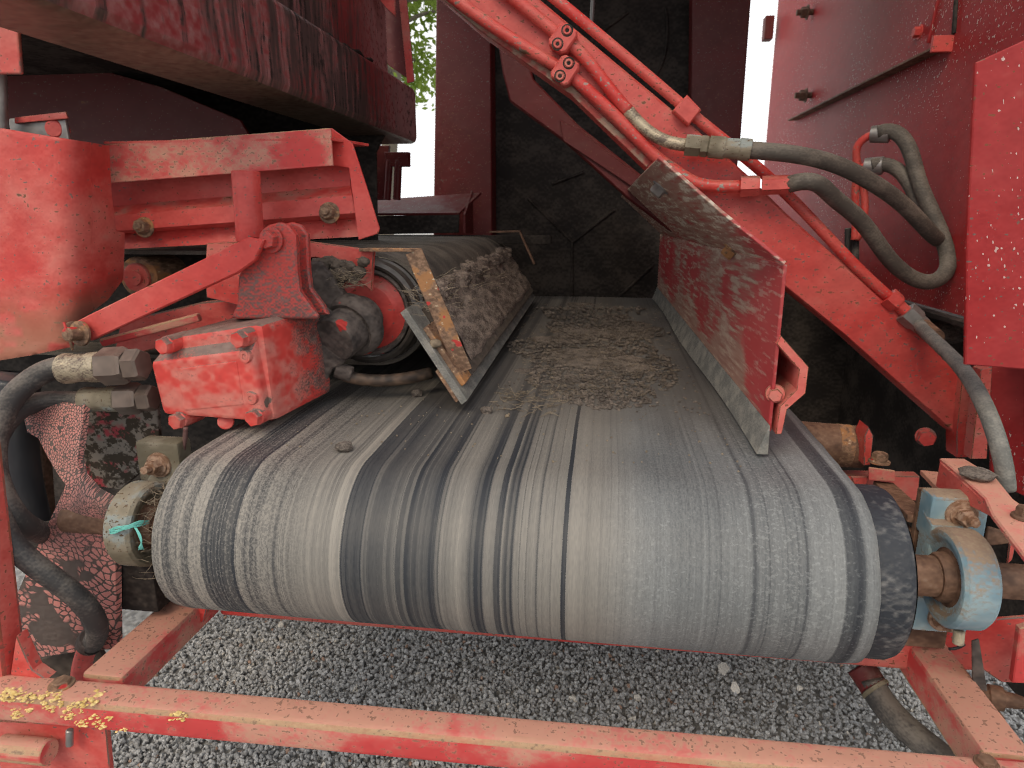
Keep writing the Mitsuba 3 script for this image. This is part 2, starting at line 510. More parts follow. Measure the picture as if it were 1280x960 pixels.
M["mat_edge_dust"] = principled(lambda p, n, uv: mix((0.40, 0.075, 0.065), (0.36, 0.25, 0.19), smoothstep(0.32, 0.6, fbm(p.x * 55, p.y * 55, p.z * 55, 3))), 0.6, 0.3, bump=bump_fine)
M["mat_rust_red"] = principled(rustred_tex, 0.65, 0.3, bump=bump_fine)


def table(knots, n=1024):
    x, v = zip(*knots)
    return mi.Float(np.interp(np.linspace(0, 1, n), np.asarray(x), np.asarray(v)).astype(np.float32))


# rub marks across the belt: (position from the left edge in metres, how much pale dust is worn into it)
BX0, BX1 = -0.621, 0.341
_left = [(0, .55), (10, .75), (48, .7), (56, .35), (76, .35), (84, .78), (110, .75), (116, .34), (130, .34), (136, .85), (168, .85), (172, .10), (268, .10), (274, .8), (308, .72), (314, .3), (334, .34), (342, .66), (398, .62),
         (406, .46), (430, .5), (436, .72), (560, .78), (578, .86), (582, .05), (640, .10), (646, .36), (658, .34), (666, .10), (740, .16), (800, .12), (858, .08), (864, .5), (870, .15), (874, .62), (950, .62), (956, .25), (1000, .14),
         (1006, .62), (1034, .58), (1040, .12), (1060, .3), (1070, .1), (1090, .16), (1096, .72), (1108, .7), (1111, .3), (1114, .68), (1128, .66), (1131, .2), (1135, .66), (1160, .66), (1164, .25), (1168, .7), (1202, .72), (1206, .4), (1210, .75), (1234, .72)]
_right = [(56, .7), (58, .0), (72, .0), (74, .8), (212, .74), (216, .58), (220, .74), (240, .72), (243, .58), (247, .75), (345, .72), (480, .66), (690, .60), (705, .36), (712, .22), (718, .42), (758, .42), (762, .25), (766, .44),
          (818, .42), (822, .24), (828, .4), (884, .36), (890, .12), (897, .55), (960, .70), (1018, .72), (1026, .12), (1088, .14), (1096, .6), (1112, .74), (1122, .5), (1134, .5)]
_k = [(at(180 + x * 0.42188, 682, y=0.782)[0], v) for x, v in _left] + [(at(680 + x * 0.375, 705, y=0.778)[0], v) for x, v in _right]
_k = sorted(_k)
BAND = table([((x - BX0) / (BX1 - BX0), v) for x, v in _k], 2048)
_g = np.random.default_rng(5)
_l = np.zeros(4096)
for _ in range(620):                                         # hair lines of varied width and strength
    c0, w0 = _g.uniform(0, 4096), _g.exponential(3.2) + 1.0
    _l += _g.normal(0, 0.10) * np.exp(-((np.arange(4096) - c0) / w0) ** 2)
_l *= np.interp(np.arange(4096) / 4096, [0, .52, .545, .60, 1], [1, 1, .45, .25, .45])
LINES = mi.Float(np.clip(_l, -0.3, 0.3).astype(np.float32))


def belt_tex(p, n, uv):
    u = dr.clip((uv.x - BX0) / (BX1 - BX0) + (noise(uv.y * 5, 3.0) - 0.5) * 0.002, 0, 0.9995)
    g = dr.gather(mi.Float, BAND, mi.UInt32(u * 2047)) + dr.gather(mi.Float, LINES, mi.UInt32(u * 4095)) * (0.5 + 1.5 * noise(uv.y * 5, uv.x * 60)) + (noise(uv.x * 260, uv.y * 2.5, 8.0) - 0.5) * 0.16
    right = smoothstep(-0.02, 0.08, uv.x)
    left = smoothstep(-0.36, -0.48, uv.x)
    mott = fbm(uv.x * 9, uv.y * 4, 1.0, 3) - 0.5
    wx, wy = uv.x + 0.002 * noise(uv.x * 180, uv.y * 180), uv.y + 0.002 * noise(uv.x * 180, uv.y * 180, 5.0)
    fine = noise(uv.x * 900, uv.y * 160) - 0.5
    grain = fbm(wx * 520, wy * 420, 4.0, 2)
    g = g + (mott * (0.25 + 0.42 * right) + fine * 0.16 + right * 0.26 * (grain - 0.5)) * (0.35 + 0.9 * dr.clip(g, 0, 1))
    g = g + left * 0.36 * (smoothstep(0.33, 0.66, grain) - 0.5) * smoothstep(0.08, 0.4, g) + left * 0.3 * smoothstep(0.66, 0.74, grain) * smoothstep(0.4, 0.1, g)
    sc = fbm(wx * 260 + wy * 170, wy * 330 - wx * 120, 7.0, 3)    # fine slanting scuffs on the right half
    g = g + right * smoothstep(0.60, 0.82, sc + 0.45 * mott) * 0.26
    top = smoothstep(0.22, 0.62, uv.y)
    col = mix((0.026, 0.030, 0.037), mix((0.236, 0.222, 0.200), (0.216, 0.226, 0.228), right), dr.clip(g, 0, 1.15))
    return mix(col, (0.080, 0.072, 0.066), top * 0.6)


def belt_bump(p, n, uv):
    u = dr.clip((uv.x - BX0) / (BX1 - BX0), 0, 0.9995)
    return dr.gather(mi.Float, LINES, mi.UInt32(u * 4095)) * 0.0007 + noise(uv.x * 400, uv.y * 260) * 0.00025


M["mat_belt"] = principled(belt_tex, 0.55, 0.4, bump=belt_bump)


def drum_tex(p, n, uv):
    a = fbm(p.x * 26, p.y * 26, p.z * 26, 3)
    b = fbm(p.x * 130, p.y * 190, p.z * 190, 3)
    return mix((0.022, 0.026, 0.034), (0.19, 0.185, 0.18), smoothstep(0.40, 0.80, a * 0.45 + b * 0.5) * 0.8)


M["mat_drum"] = principled(drum_tex, 0.5, 0.42, bump=bump_fine)


def rubber_tex(p, n, uv):
    a = fbm(p.x * 30, p.y * 30, p.z * 30, 3)
    b = noise(p.x * 330, p.y * 330, p.z * 330)
    return mix((0.040, 0.039, 0.040), (0.15, 0.135, 0.12), smoothstep(0.35, 0.75, a * 0.65 + b * 0.2 + 0.22 * dr.maximum(n.z, 0)))


M["mat_hose"] = principled(rubber_tex, 0.55, 0.4, bump=lambda p, n, uv: noise(p.x * 300, p.y * 300, p.z * 300) * 0.00015)


def hose_dust_tex(p, n, uv):
    a = fbm(p.x * 26, p.y * 26, p.z * 26, 3)
    b = noise(p.x * 300, p.y * 300, p.z * 300)
    return mix((0.075, 0.068, 0.060), (0.165, 0.145, 0.122), smoothstep(0.3, 0.7, a * 0.6 + b * 0.2 + 0.2 * dr.maximum(n.z, 0)))


M["mat_hose_dusty"] = principled(hose_dust_tex, 0.65, 0.3, bump=bump_fine, bscale=0.6)


M["mat_fat_pipe"] = principled(lambda p, n, uv: mix((0.022, 0.027, 0.036), (0.07, 0.07, 0.072), fbm(p.x * 25, p.y * 25, p.z * 12, 3)), 0.38, 0.5)


def strip_tex(p, n, uv):
    a = fbm(p.x * 45, p.y * 45, p.z * 45, 3)
    b = noise(p.x * 420, p.y * 420, p.z * 420)
    return mix((0.13, 0.132, 0.125), (0.24, 0.232, 0.21), smoothstep(0.3, 0.75, a * 0.7 + b * 0.25))


M["mat_rubber_strip"] = principled(strip_tex, 0.65, 0.3, bump=bump_fine)


def skirt_tex(p, n, uv):
    """Skirt board: red paint scoured to tan soil by the crop, mostly on the folded upper lip."""
    a = fbm(p.x * 8, p.y * 8, p.z * 8, 3)
    s = fbm(p.y * 14, p.z * 170, p.x * 60, 3)
    b = fbm(p.x * 150, p.y * 60, p.z * 150, 2)
    lip = smoothstep(1.12, 1.27, p.z)
    far = smoothstep(1.05, 1.25, p.y)
    low = smoothstep(1.06, 0.94, p.z)
    col = mix((0.33, 0.026, 0.03), (0.36, 0.08, 0.08), a)
    k = 0.20 * lip + 0.22 * far + 0.26 * low + 0.52 * a + 0.34 * s - 0.12
    col = mix(col, mix((0.20, 0.10, 0.08), (0.37, 0.27, 0.21), s), smoothstep(0.44, 0.66, k) * 0.9)
    col = mix(col, (0.06, 0.04, 0.035), smoothstep(0.6, 0.7, s * 0.7 + a * 0.2) * lip * 0.8)
    col = mix(col, (0.50, 0.44, 0.37), smoothstep(0.50, 0.66, s * 0.55 + b * 0.3 + a * 0.15) * (0.25 + 0.6 * lip))
    return col


M["mat_skirt"] = principled(skirt_tex, 0.6, 0.3, bump=bump_fine, bscale=1.0)


def crackle_tex(p, n, uv):
    x, z = p.x * 1.0 + p.y * 0.4, p.z
    w = (fbm(x * 20, z * 20, 1.0, 2) - 0.5) * 0.03
    big = smoothstep(0.86, 0.68, z)
    sc = 75.0
    f1, f2, r = voronoi((x + w) * sc, (z + w) * sc * 1.25)
    g1, g2, r2 = voronoi((x + w) * 230, (z + w) * 230)
    a = fbm(x * 16, z * 16, 3.0, 3)
    crack = dr.lerp(smoothstep(0.10, 0.30, (g2 - g1) - 0.1 * a), smoothstep(0.05, 0.22, (f2 - f1) - 0.12 * a), big)
    paintc = mix((0.50, 0.17, 0.155), (0.52, 0.27, 0.235), a)
    under = mix((0.05, 0.042, 0.04), (0.13, 0.105, 0.095), a)
    lost = smoothstep(0.56, 0.60, a + 0.05 * r) * big
    dustk = smoothstep(0.93, 1.0, z) * 0.45
    col = mix(under, paintc, crack * (1 - lost))
    return mix(col, (0.20, 0.115, 0.105), dustk)


M["mat_crackle"] = principled(crackle_tex, 0.6, 0.3, bump=lambda p, n, uv: voronoi((p.x + p.y * 0.4) * 75, p.z * 94)[0] * -0.0015)


def peel_tex(p, n, uv):
    a = fbm(p.x * 30, p.y * 30, p.z * 30, 4)
    b = fbm(p.x * 75, p.y * 75, p.z * 60 + 5, 4)
    c = fbm(p.x * 200, p.y * 200, p.z * 200, 2)
    col = mix((0.26, 0.23, 0.20), (0.40, 0.06, 0.075), smoothstep(0.49, 0.60, a))
    return mix(col, (0.06, 0.046, 0.033), smoothstep(0.43, 0.56, b * 0.75 + c * 0.25))


M["mat_peeling"] = principled(peel_tex, 0.65, 0.3, bump=bump_fine)


def blue_tex(p, n, uv):
    a = fbm(p.x * 28, p.y * 28, p.z * 28, 3)
    b = fbm(p.x * 260, p.y * 260, p.z * 260, 2)
    col = mix((0.15, 0.25, 0.31), (0.29, 0.39, 0.42), smoothstep(0.3, 0.7, a))
    up = dr.maximum(n.z, 0)
    return mix(col, mix((0.20, 0.11, 0.06), (0.33, 0.23, 0.14), b), smoothstep(0.40, 0.62, a * 0.5 + b * 0.26 + up * 0.30) * 0.85)


M["mat_blue"] = principled(blue_tex, 0.5, 0.4, bump=bump_fine, bscale=0.8)


def olive_tex(p, n, uv):
    a = fbm(p.x * 30, p.y * 30, p.z * 30, 3)
    b = fbm(p.x * 260, p.y * 260, p.z * 260, 2)
    col = mix((0.14, 0.122, 0.085), (0.25, 0.222, 0.17), smoothstep(0.3, 0.7, a))
    col = mix(col, (0.24, 0.30, 0.31), smoothstep(0.55, 0.65, a * 0.8 + b * 0.15) * 0.7)
    return mix(col, (0.11, 0.07, 0.04), smoothstep(0.55, 0.7, b * 0.7 + a * 0.2))


M["mat_olive"] = principled(olive_tex, 0.6, 0.3, bump=bump_fine)


def zinc_tex(p, n, uv):
    a = fbm(p.x * 60, p.y * 60, p.z * 60, 3)
    b = noise(p.x * 420, p.y * 420, p.z * 420)
    return mix((0.13, 0.10, 0.08), (0.40, 0.345, 0.25), smoothstep(0.3, 0.65, a * 0.7 + b * 0.3))


M["mat_zinc"] = principled(zinc_tex, 0.45, 0.5, metallic=0.25, bump=bump_fine, bscale=0.5)
M["mat_nut_brown"] = principled(lambda p, n, uv: mix((0.10, 0.078, 0.066), (0.20, 0.155, 0.13), fbm(p.x * 60, p.y * 60, p.z * 60, 2)), 0.42, 0.5, metallic=0.2)


def steel_tex(p, n, uv):
    return mix((0.16, 0.15, 0.145), (0.34, 0.33, 0.32), fbm(p.x * 70, p.y * 70, p.z * 70, 3))


M["mat_steel"] = principled(steel_tex, 0.4, 0.5, metallic=0.5)


def soil_tex(p, n, uv):
    a = fbm(p.x * 50, p.y * 50, p.z * 50, 3)
    b = noise(p.x * 520, p.y * 520, p.z * 520)
    return mix((0.060, 0.052, 0.047), (0.185, 0.158, 0.138), smoothstep(0.25, 0.75, a * 0.6 + b * 0.4))


M["mat_soil"] = principled(soil_tex, 0.95, 0.1, bump=lambda p, n, uv: fbm(p.x * 220, p.y * 220, p.z * 220, 2) * 0.003)
M["mat_soil_dark"] = principled(lambda p, n, uv: mix((0.046, 0.038, 0.033), (0.13, 0.106, 0.089), fbm(p.x * 70, p.y * 70, p.z * 70, 3)), 0.95, 0.1,
                                bump=lambda p, n, uv: fbm(p.x * 150, p.y * 150, p.z * 150, 2) * 0.004)
M["mat_caked"] = principled(lambda p, n, uv: mix((0.075, 0.060, 0.052), (0.25, 0.20, 0.168), smoothstep(0.28, 0.72, fbm(p.x * 60, p.y * 26, p.z * 60, 3) * 0.65 + noise(p.x * 330, p.y * 330, p.z * 330) * 0.35)), 0.95, 0.1,
                            bump=lambda p, n, uv: fbm(p.x * 150, p.y * 150, p.z * 150, 2) * 0.004)
M["mat_straw_pale"] = principled(lambda p, n, uv: mix((0.14, 0.11, 0.08), (0.42, 0.35, 0.26), noise(p.x * 90, p.y * 90, p.z * 90)), 0.8, 0.2)
M["mat_straw"] = principled(lambda p, n, uv: mix((0.075, 0.058, 0.042), (0.30, 0.245, 0.18), noise(p.x * 90, p.y * 90, p.z * 90)), 0.8, 0.2)
M["mat_twine"] = principled((0.16, 0.52, 0.47), 0.6, 0.3)
M["mat_lichen"] = principled(lambda p, n, uv: mix((0.52, 0.35, 0.10), (0.80, 0.64, 0.32), noise(p.x * 300, p.y * 300, p.z * 300)), 0.9, 0.1, bump=bump_fine, bscale=2)
M["mat_pipe"] = principled(paint(fade=0.35, dust=0.16, chip=1.15, chipcol=(0.26, 0.25, 0.23), f=12), 0.4, bump=bump_paint, bscale=0.4)


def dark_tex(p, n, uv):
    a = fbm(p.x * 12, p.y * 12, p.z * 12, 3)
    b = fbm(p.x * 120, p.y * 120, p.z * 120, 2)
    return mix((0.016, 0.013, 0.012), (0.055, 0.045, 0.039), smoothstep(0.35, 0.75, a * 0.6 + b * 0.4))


M["mat_dark"] = principled(dark_tex, 0.7, 0.25, bump=bump_fine)  # base colour deepened to paint in the shade of the interior
M["mat_gravel"] = {"type": "twosided", "bsdf": {"type": "principled", "base_color": {"type": "mesh_attribute", "name": "vertex_color"}, "roughness": 0.75, "specular": 0.3}}
M["mat_ground"] = principled(lambda p, n, uv: mix((0.17, 0.17, 0.17), (0.36, 0.36, 0.355), noise(p.x * 85, p.y * 85)), 0.9, 0.2,
                             bump=lambda p, n, uv: noise(p.x * 85, p.y * 85) * 0.008, eps=1e-3)
M["mat_leaf"] = {"type": "principledthin", "base_color": mikit.proc(lambda p, n, uv: mix((0.15, 0.24, 0.035), (0.30, 0.40, 0.09), noise(p.x * 3, p.y * 3, p.z * 3))), "roughness": 0.5, "diff_trans": 1.2}
M["mat_bark"] = principled(lambda p, n, uv: mix((0.10, 0.085, 0.065), (0.22, 0.19, 0.15), fbm(p.x * 20, p.y * 20, p.z * 6, 3)), 0.9, 0.2)

# ------------------------------------------------------------------ ground
gx, gy = np.meshgrid(np.r_[-150, -20, np.linspace(-2.6, 2.6, 14), 20, 150], np.r_[-60, -5, np.linspace(-0.5, 4, 14), 20, 150])
gv = np.stack([gx.ravel(), gy.ravel(), gx.ravel() * 0 - 0.004], 1)
ny, nx = gx.shape
gi = (np.arange(ny - 1)[:, None] * nx + np.arange(nx - 1)[None]).ravel()
solo("ground", trimesh.Trimesh(gv, np.vstack([np.stack([gi, gi + 1, gi + nx + 1], 1), np.stack([gi, gi + nx + 1, gi + nx], 1)]), process=False), "mat_ground",
     "grey gravel yard surface under and around the red machine", "ground", kind="structure", smooth=False)


def pebbles(n, x0, x1, y0, y1, seed, smin, smax, pale=0.05):
    g = np.random.default_rng(seed)
    base = []
    for k in range(12):
        q = g.normal(size=(13, 3)); q /= np.linalg.norm(q, axis=1, keepdims=True)
        h = trimesh.convex.convex_hull(q * g.uniform(0.88, 1.1, (13, 1)))
        base.append((A(h.vertices), A(h.faces)))
    V, Fs, Cc, off = [], [], [], 0
    for i in range(n):
        v, f = base[g.integers(12)]
        s = g.uniform(smin, smax) * 0.5
        q = g.normal(size=4); q /= np.linalg.norm(q)
        R = trimesh.transformations.quaternion_matrix(q)[:3, :3]
        v = (v * A([1.15, 0.98, 0.8]) * s) @ R.T
        c = A([g.uniform(x0, x1), g.uniform(y0, y1), g.uniform(-0.2, 1.5) * s])
        V.append(v + c); Fs.append(f + off); off += len(v)
        t = g.random()
        b = g.uniform(0.27, 0.45)
        col = A([b, b * 1.01, b * 1.02])
        if t < pale: col = A([0.60, 0.57, 0.52]) * g.uniform(0.7, 1.1)
        elif t < pale + 0.015: col = A([0.33, 0.22, 0.17])
        Cc.append(np.tile(col, (len(v), 1)))
    return trimesh.Trimesh(np.vstack(V), np.vstack(Fs), process=False), np.vstack(Cc)


gm, gc = pebbles(76000, -1.42, 1.45, 1.08, 2.6, 11, 0.0075, 0.0145, 0.010)
solo("gravel", gm, "mat_gravel", "loose crushed grey gravel covering the yard", "gravel", kind="stuff", smooth=False, color=gc)
for i, (px, py, s, l) in enumerate([(905, 842, .036, "pale stone in the gravel nearest under the right part of the belt"), (918, 862, .032, "largest pale oval stone in the gravel right of the middle"),
        (796, 871, .024, "small tan stone in the gravel just right of the middle"), (716, 872, .026, "flat buff stone in the gravel at the middle of the opening"), (352, 783, .026, "pale stone in the gravel close under the left part of the belt"),
        (444, 858, .024, "whitish stone in the gravel just behind the front beam, left of the middle"), (1000, 862, .02, "small cream stone in the gravel left of the drain hose"), (1024, 902, .02, "cream stone in the gravel close behind the front beam near the drain hose")]):
    p = at(px, py, z=0.012)
    m_, c_ = pebbles(1, p[0], p[0] + 1e-4, p[1], p[1] + 1e-4, 50 + i, s, s + 1e-4, 1.0)
    solo("pale_stone", m_, "mat_gravel", l, "stone", smooth=False, color=c_)

# ------------------------------------------------------------------ tree behind
tc = at(527, 20, y=11.0)
tree = thing("tree", "light green leafy tree beyond the machine, seen in the gap beside the tall post", "tree")
troot = A([tc[0] - 0.9, tc[1] + 0.4, 0])
trunk = [tube([troot, troot + [0.05, 0, 1.4], troot + [0.25, -0.05, 2.8], troot + [0.35, 0, 6.8]], np.linspace(0.2, 0.05, 24), 24, 12)]
g = np.random.default_rng(3)
LV, LN = [], []
for k in range(26):
    h = g.uniform(3.3, 6.4); a = g.uniform(0, 2 * np.pi)
    s = troot + [0.1 + 0.05 * h, 0, h]
    L = g.uniform(1.1, 2.3)
    e = s + A([math.cos(a) * L, math.sin(a) * L, g.uniform(-0.5, 0.7)])
    mid = (s + e) / 2 + [0, 0, 0.25]
    trunk.append(tube([s, mid, e], np.linspace(0.045, 0.01, 10), 10, 6))
    pth = spline([s, mid, e], 12)
    for q in range(330):
        c = pth[g.integers(4, 12)] + g.normal(0, 0.26, 3)
        LV.append(c)
part(tree, "trunk", cat(*trunk), "mat_bark")
LV = A(LV)
nl = len(LV)
d1 = g.normal(size=(nl, 3)); d1 /= np.linalg.norm(d1, axis=1, keepdims=True)
d2 = np.cross(d1, g.normal(size=(nl, 3))); d2 /= np.linalg.norm(d2, axis=1, keepdims=True)
s1 = g.uniform(0.05, 0.09, (nl, 1))
lv = np.stack([LV - d1 * s1, LV + d2 * s1 * 0.45, LV + d1 * s1, LV - d2 * s1 * 0.45], 1).reshape(-1, 3)
b4 = np.arange(nl)[:, None] * 4
part(tree, "crown", trimesh.Trimesh(lv, np.vstack([b4 + [0, 1, 2], b4 + [0, 2, 3]]), process=False), "mat_leaf", smooth=False)

# ------------------------------------------------------------------ lower belt conveyor
Z0, Y0, RB, RD = 0.777, 0.90, 0.125, 0.116
SL = 0.022


def belt_mesh():
    th = np.linspace(-np.pi / 2, np.pi / 2, 49)
    front = [(Y0 - RB * math.cos(t), Z0 + RB * math.sin(t)) for t in th]
    under = [(y, Z0 - RB + (y - Y0) * 0.05) for y in np.linspace(2.62, Y0 + 0.02, 30)]
    top = [(Y0 + s, Z0 + RB + SL * s) for s in np.linspace(0.015, 1.78, 90)]
    path = A(under + front + top)
    s = np.r_[0, np.cumsum(np.linalg.norm(np.diff(path, axis=0), axis=1))]
    s0 = s[30 + 24]
    t = np.gradient(path, axis=0); t /= np.linalg.norm(t, axis=1, keepdims=True)
    nrm = np.stack([-t[:, 1], t[:, 0]], 1)
    xs = np.r_[np.linspace(BX0, BX1, 90)]
    nx_, ns = len(xs), len(path)
    X, S = np.meshgrid(xs, s - s0)
    wav = 0.0012 * (meshkit.fbm(np.stack([X * 7, S * 5, X * 0], -1), 3, 4) - 0.5) * 2
    edge = np.clip((np.abs(X - (BX0 + BX1) / 2) - 0.455) / 0.026, 0, 1) ** 2
    wav = wav - 0.0035 * edge * (0.5 + meshkit.noise(np.stack([X * 0, S * 9, X * 0], -1), 2))
    out = []
    for off in (0.0, -0.007):
        P = path[:, None] + nrm[:, None] * (wav + off)[..., None]
        jag = 0.0018 * (meshkit.fbm(np.stack([S * 40, X * 0, X * 0], -1), 2, 8) - 0.5) * (np.abs(X - (BX0 + BX1) / 2) > 0.478)
        out.append(np.stack([X + jag, P[..., 0], P[..., 1]], -1).reshape(-1, 3))
    V = np.vstack(out)
    uv = np.tile(np.stack([X.ravel(), S.ravel()], 1), (2, 1))
    i = (np.arange(ns - 1)[:, None] * nx_ + np.arange(nx_ - 1)[None]).ravel()
    q = np.vstack([np.stack([i, i + 1, i + nx_ + 1], 1), np.stack([i, i + nx_ + 1, i + nx_], 1)])
    n = nx_ * ns
    f = [q[:, ::-1], q + n]
    r = np.arange(ns - 1) * nx_
    for e in (0, nx_ - 1):
        a, b = r + e, r + nx_ + e
        w = np.vstack([np.stack([a, b, b + n], 1), np.stack([a, b + n, a + n], 1)])
        f.append(w if e == 0 else w[:, ::-1])
    return trimesh.Trimesh(V, np.vstack(f), process=False), uv


bm, buv = belt_mesh()
solo("conveyor_belt", bm, "mat_belt", "wide grey and black rubber conveyor belt with worn lengthwise stripes over the front roller", "conveyor belt", smooth=True, uv=buv)

roller = thing("front_roller", "dark rubber covered roller with rusty shaft inside the front end of the wide belt", "roller")
part(roller, "drum", lathe([-0.632, Y0, Z0], [1, 0, 0], [(0, 0.03), (0.002, RD - 0.012), (0.01, RD - 0.003), (0.02, RD), (1.008, RD), (1.016, RD - 0.003), (1.022, RD - 0.012), (1.022, 0.03)], 96), "mat_drum")
part(roller, "shaft", lathe([-0.86, Y0, Z0 - 0.004], [1, 0, 0], [(0, 0.02), (0.003, 0.0235), (1.27, 0.0235), (1.272, 0.0275), (1.315, 0.0275), (1.318, 0.0235), (1.445, 0.0235), (1.449, 0.02)], 40), "mat_rust")


def bearing(name, cx, label, mat, dz=(0.04, 0.1), bz=0.062, fx=0.0, bmat="mat_rust_pale"):
    """Pillow block on its side: foot plate behind, ring in front with the shaft through it."""
    t = thing(name, label, "bearing")
    c = A([cx, Y0, Z0 - 0.004])
    w = 0.046
    ring = lathe(c - [w / 2, 0, 0], [1, 0, 0], [(0.006, 0.047), (0.002, 0.052), (0, 0.058), (0.001, 0.063), (0.006, 0.067), (w - 0.006, 0.067), (w - 0.001, 0.063), (w, 0.058), (w - 0.002, 0.052), (w - 0.008, 0.047), (w - 0.008, 0.040), (0.008, 0.040)], 56, True)
    neck = rounded([c + [sx * 0.017, sy, sz] for sx in (-1, 1) for sy, sz in ((0.048, -0.052), (0.048, 0.052), (0.075, -0.062), (0.075, 0.062))], 0.005)
    part(t, "housing", cat(ring, neck), mat)
    for s in (1, -1):
        z0, z1 = (dz if s > 0 else (0.06, 0.122))
        f = rounded([c + [fx + sx * 0.033, 0.062 + dy, s * zz] for sx in (-1, 1) for dy in (0, 0.026) for zz in (z0 + 0.006, z1 - 0.006)], 0.006)
        ft_ = part(t, "foot", f, mat)
        bc = c + [fx + 0.002, 0.054, s * (bz if s > 0 else 0.095)]
        boss = lathe(bc, [0, -1, 0], [(-0.006, 0.022), (0.002, 0.021), (0.003, 0.019)], 32)
        part(ft_, "bolt", cat(boss, bolt(bc + [0, -0.003, 0], [0, -1, 0.12], 0.0215, True, 0.014, 0.018, 0.2)), bmat)
    part(t, "insert", lathe(c - [0.03, 0, 0], [1, 0, 0], [(0, 0.030), (0.004, 0.033), (0.014, 0.034), (0.016, 0.044), (0.044, 0.044), (0.046, 0.034), (0.056, 0.033), (0.06, 0.030)], 40), "mat_rust")
    return t


rb = bearing("pillow_block_bearing", 0.486, "light blue rust stained bearing block on the roller shaft at the right", "mat_blue", (0.026, 0.094), 0.069, 0.018)
part(rb, "grease_nipple", rod([0.486, 0.875, Z0 - 0.068], [0.486, 0.872, Z0 - 0.088], 0.007), "mat_lichen" if False else "mat_zinc")
bearing("pillow_block_bearing", -0.722, "dirty grey and tan bearing block at the left end of the wide belt", "mat_olive", (0.045, 0.117), 0.078, -0.004)

# ------------------------------------------------------------------ front frame
fr = thing("bumper_frame", "faded red square tube frame across the front below the belt, with peeling rusty edges", "frame")


def tubebar(p0, p1, w, h, r=0.010):
    """Square tube with round corners between two points on the centre line of its top face."""
    dn = A([0, 0, -h / 2])
    return beam(A(p0) + dn, A(p1) + dn, w, h, (0, 0, 1), r)


zt = 0.600
pl, pr_ = at(20, 840, z=zt), at(1290, 949, z=zt)
fdir = unit(pr_ - pl)
fn_ = A([fdir[1], -fdir[0], 0])
fw_ = 0.047
part(fr, "front_beam", tubebar(pl + fn_ * fw_ / 2 - fdir * 0.25, pr_ + fn_ * fw_ / 2 + fdir * 0.5, fw_, 0.047, 0.010), "mat_frame", 40)
lr0, lr1 = at(115, 851, z=zt - 0.004), at(222, 750, z=zt - 0.004)
part(fr, "left_rail", tubebar([-0.717, 0.762, zt - 0.004], [-0.717, 1.9, zt - 0.004], 0.068, 0.050, 0.007), "mat_frame", 40)
part(fr, "right_rail", tubebar([0.520, 0.785, zt - 0.004], [0.520, 1.9, zt - 0.004], 0.062, 0.060, 0.007), "mat_frame", 40)
part(fr, "cross_rail", tubebar([-0.678, 1.03, 0.597], [0.509, 1.03, 0.605], 0.06, 0.052, 0.006), "mat_red", 40)
part(fr, "gusset", plate([(240, 757), (258, 760), (254, 778), (235, 782)], y=0.952, t=0.006), "mat_red")
part(fr, "left_post", beam(at(0, 862, y=0.755), at(-62, 380, y=0.755), 0.062, 0.045, (0, 1, 0), 0.008), "mat_red", 40)
part(fr, "fillet", plate([(20, 795), (32, 822), (40, 838), (58, 850), (10, 860)], y=0.742, t=0.02), "mat_red")
part(fr, "bolt", bolt(at(77, 856, z=zt), [0, 0, 1], 0.022, True, 0, 0.006), "mat_rust_red")
part(fr, "bolt", bolt(at(1233, 955, z=zt), [0, 0, 1], 0.018, True, 0, 0.006), "mat_rust")
part(fr, "bracket_plate", plate([(-30, 900), (132, 908), (139, 985), (-30, 985)], y=0.735, t=0.01), "mat_red")
part(fr, "bracket_tube", rod(at(2, 934, y=0.712), at(62, 940, y=0.712), 0.018), "mat_frame")
part(fr, "drain_stub", rod(at(87, 912, y=0.72), at(87, 932, y=0.72), 0.005), "mat_steel")
pts = []
g = np.random.default_rng(21)
for (px, py, s, f_) in [(14, 868, 17, 0), (42, 872, 15, 0), (68, 880, 16, 0), (94, 886, 14, 0), (22, 892, 11, 0), (38, 888, 6, 0), (112, 877, 9, 0), (125, 866, 8, 0), (102, 903, 9, 0), (126, 905, 9, 0), (152, 915, 9, 0), (222, 895, 12, 0), (137, 898, 5, 0), (12, 870, 13, 0), (66, 868, 12, 0), (84, 894, 10, 0), (118, 896, 6, 0)]:
    for k in range(int(s * 1.9)):
        a, r = g.uniform(0, 6.28), s * math.sqrt(g.random())
        q = (px + r * math.cos(a), py + 0.6 * r * math.sin(a))
        top = pl + fn_ * fw_
        c = on(q[0], q[1], top, fn_)
        if c[2] > zt - 0.006:
            c = at(q[0], q[1], z=zt)
        if c[2] < zt - 0.044: continue
        pts.append(clod(c, 0.0015 + 0.0022 * g.random() ** 2, k, 1, 0.4))
solo("lichen", cat(*pts), "mat_lichen", "yellow lichen patches on the left end of the red front beam", "lichen", kind="stuff", smooth=True)

# ------------------------------------------------------------------ right side: rails, mount, idler
rs = thing("right_side_rail", "faded red angle rails and plates beside and behind the blue bearing at the right", "bracket")
part(rs, "top_rail", prism([at(x, y, z=0.885) for x, y in ((1175, 572), (1206, 573), (1246, 597), (1268, 624), (1282, 634), (1330, 690), (1316, 738), (1282, 697), (1265, 675), (1240, 642), (1231, 622), (1202, 595))], (0, 0, -0.008), 0.002), "mat_frame")
wl0, wl1 = at(1175, 574, z=0.884), at(1250, 640, z=0.884)
wn = unit(np.cross(wl1 - wl0, [0, 0, 1]))
part(rs, "rail_web", prism([wl0 + [0, 0, -0.004], wl1 + [0, 0, -0.004], wl1 + [0, 0, -0.012], (wl0 + wl1) / 2 + [0, 0, -0.03], wl0 + [0, 0, -0.045]], wn * 0.006 if wn[0] > 0 else -wn * 0.006, 0.001), "mat_red")
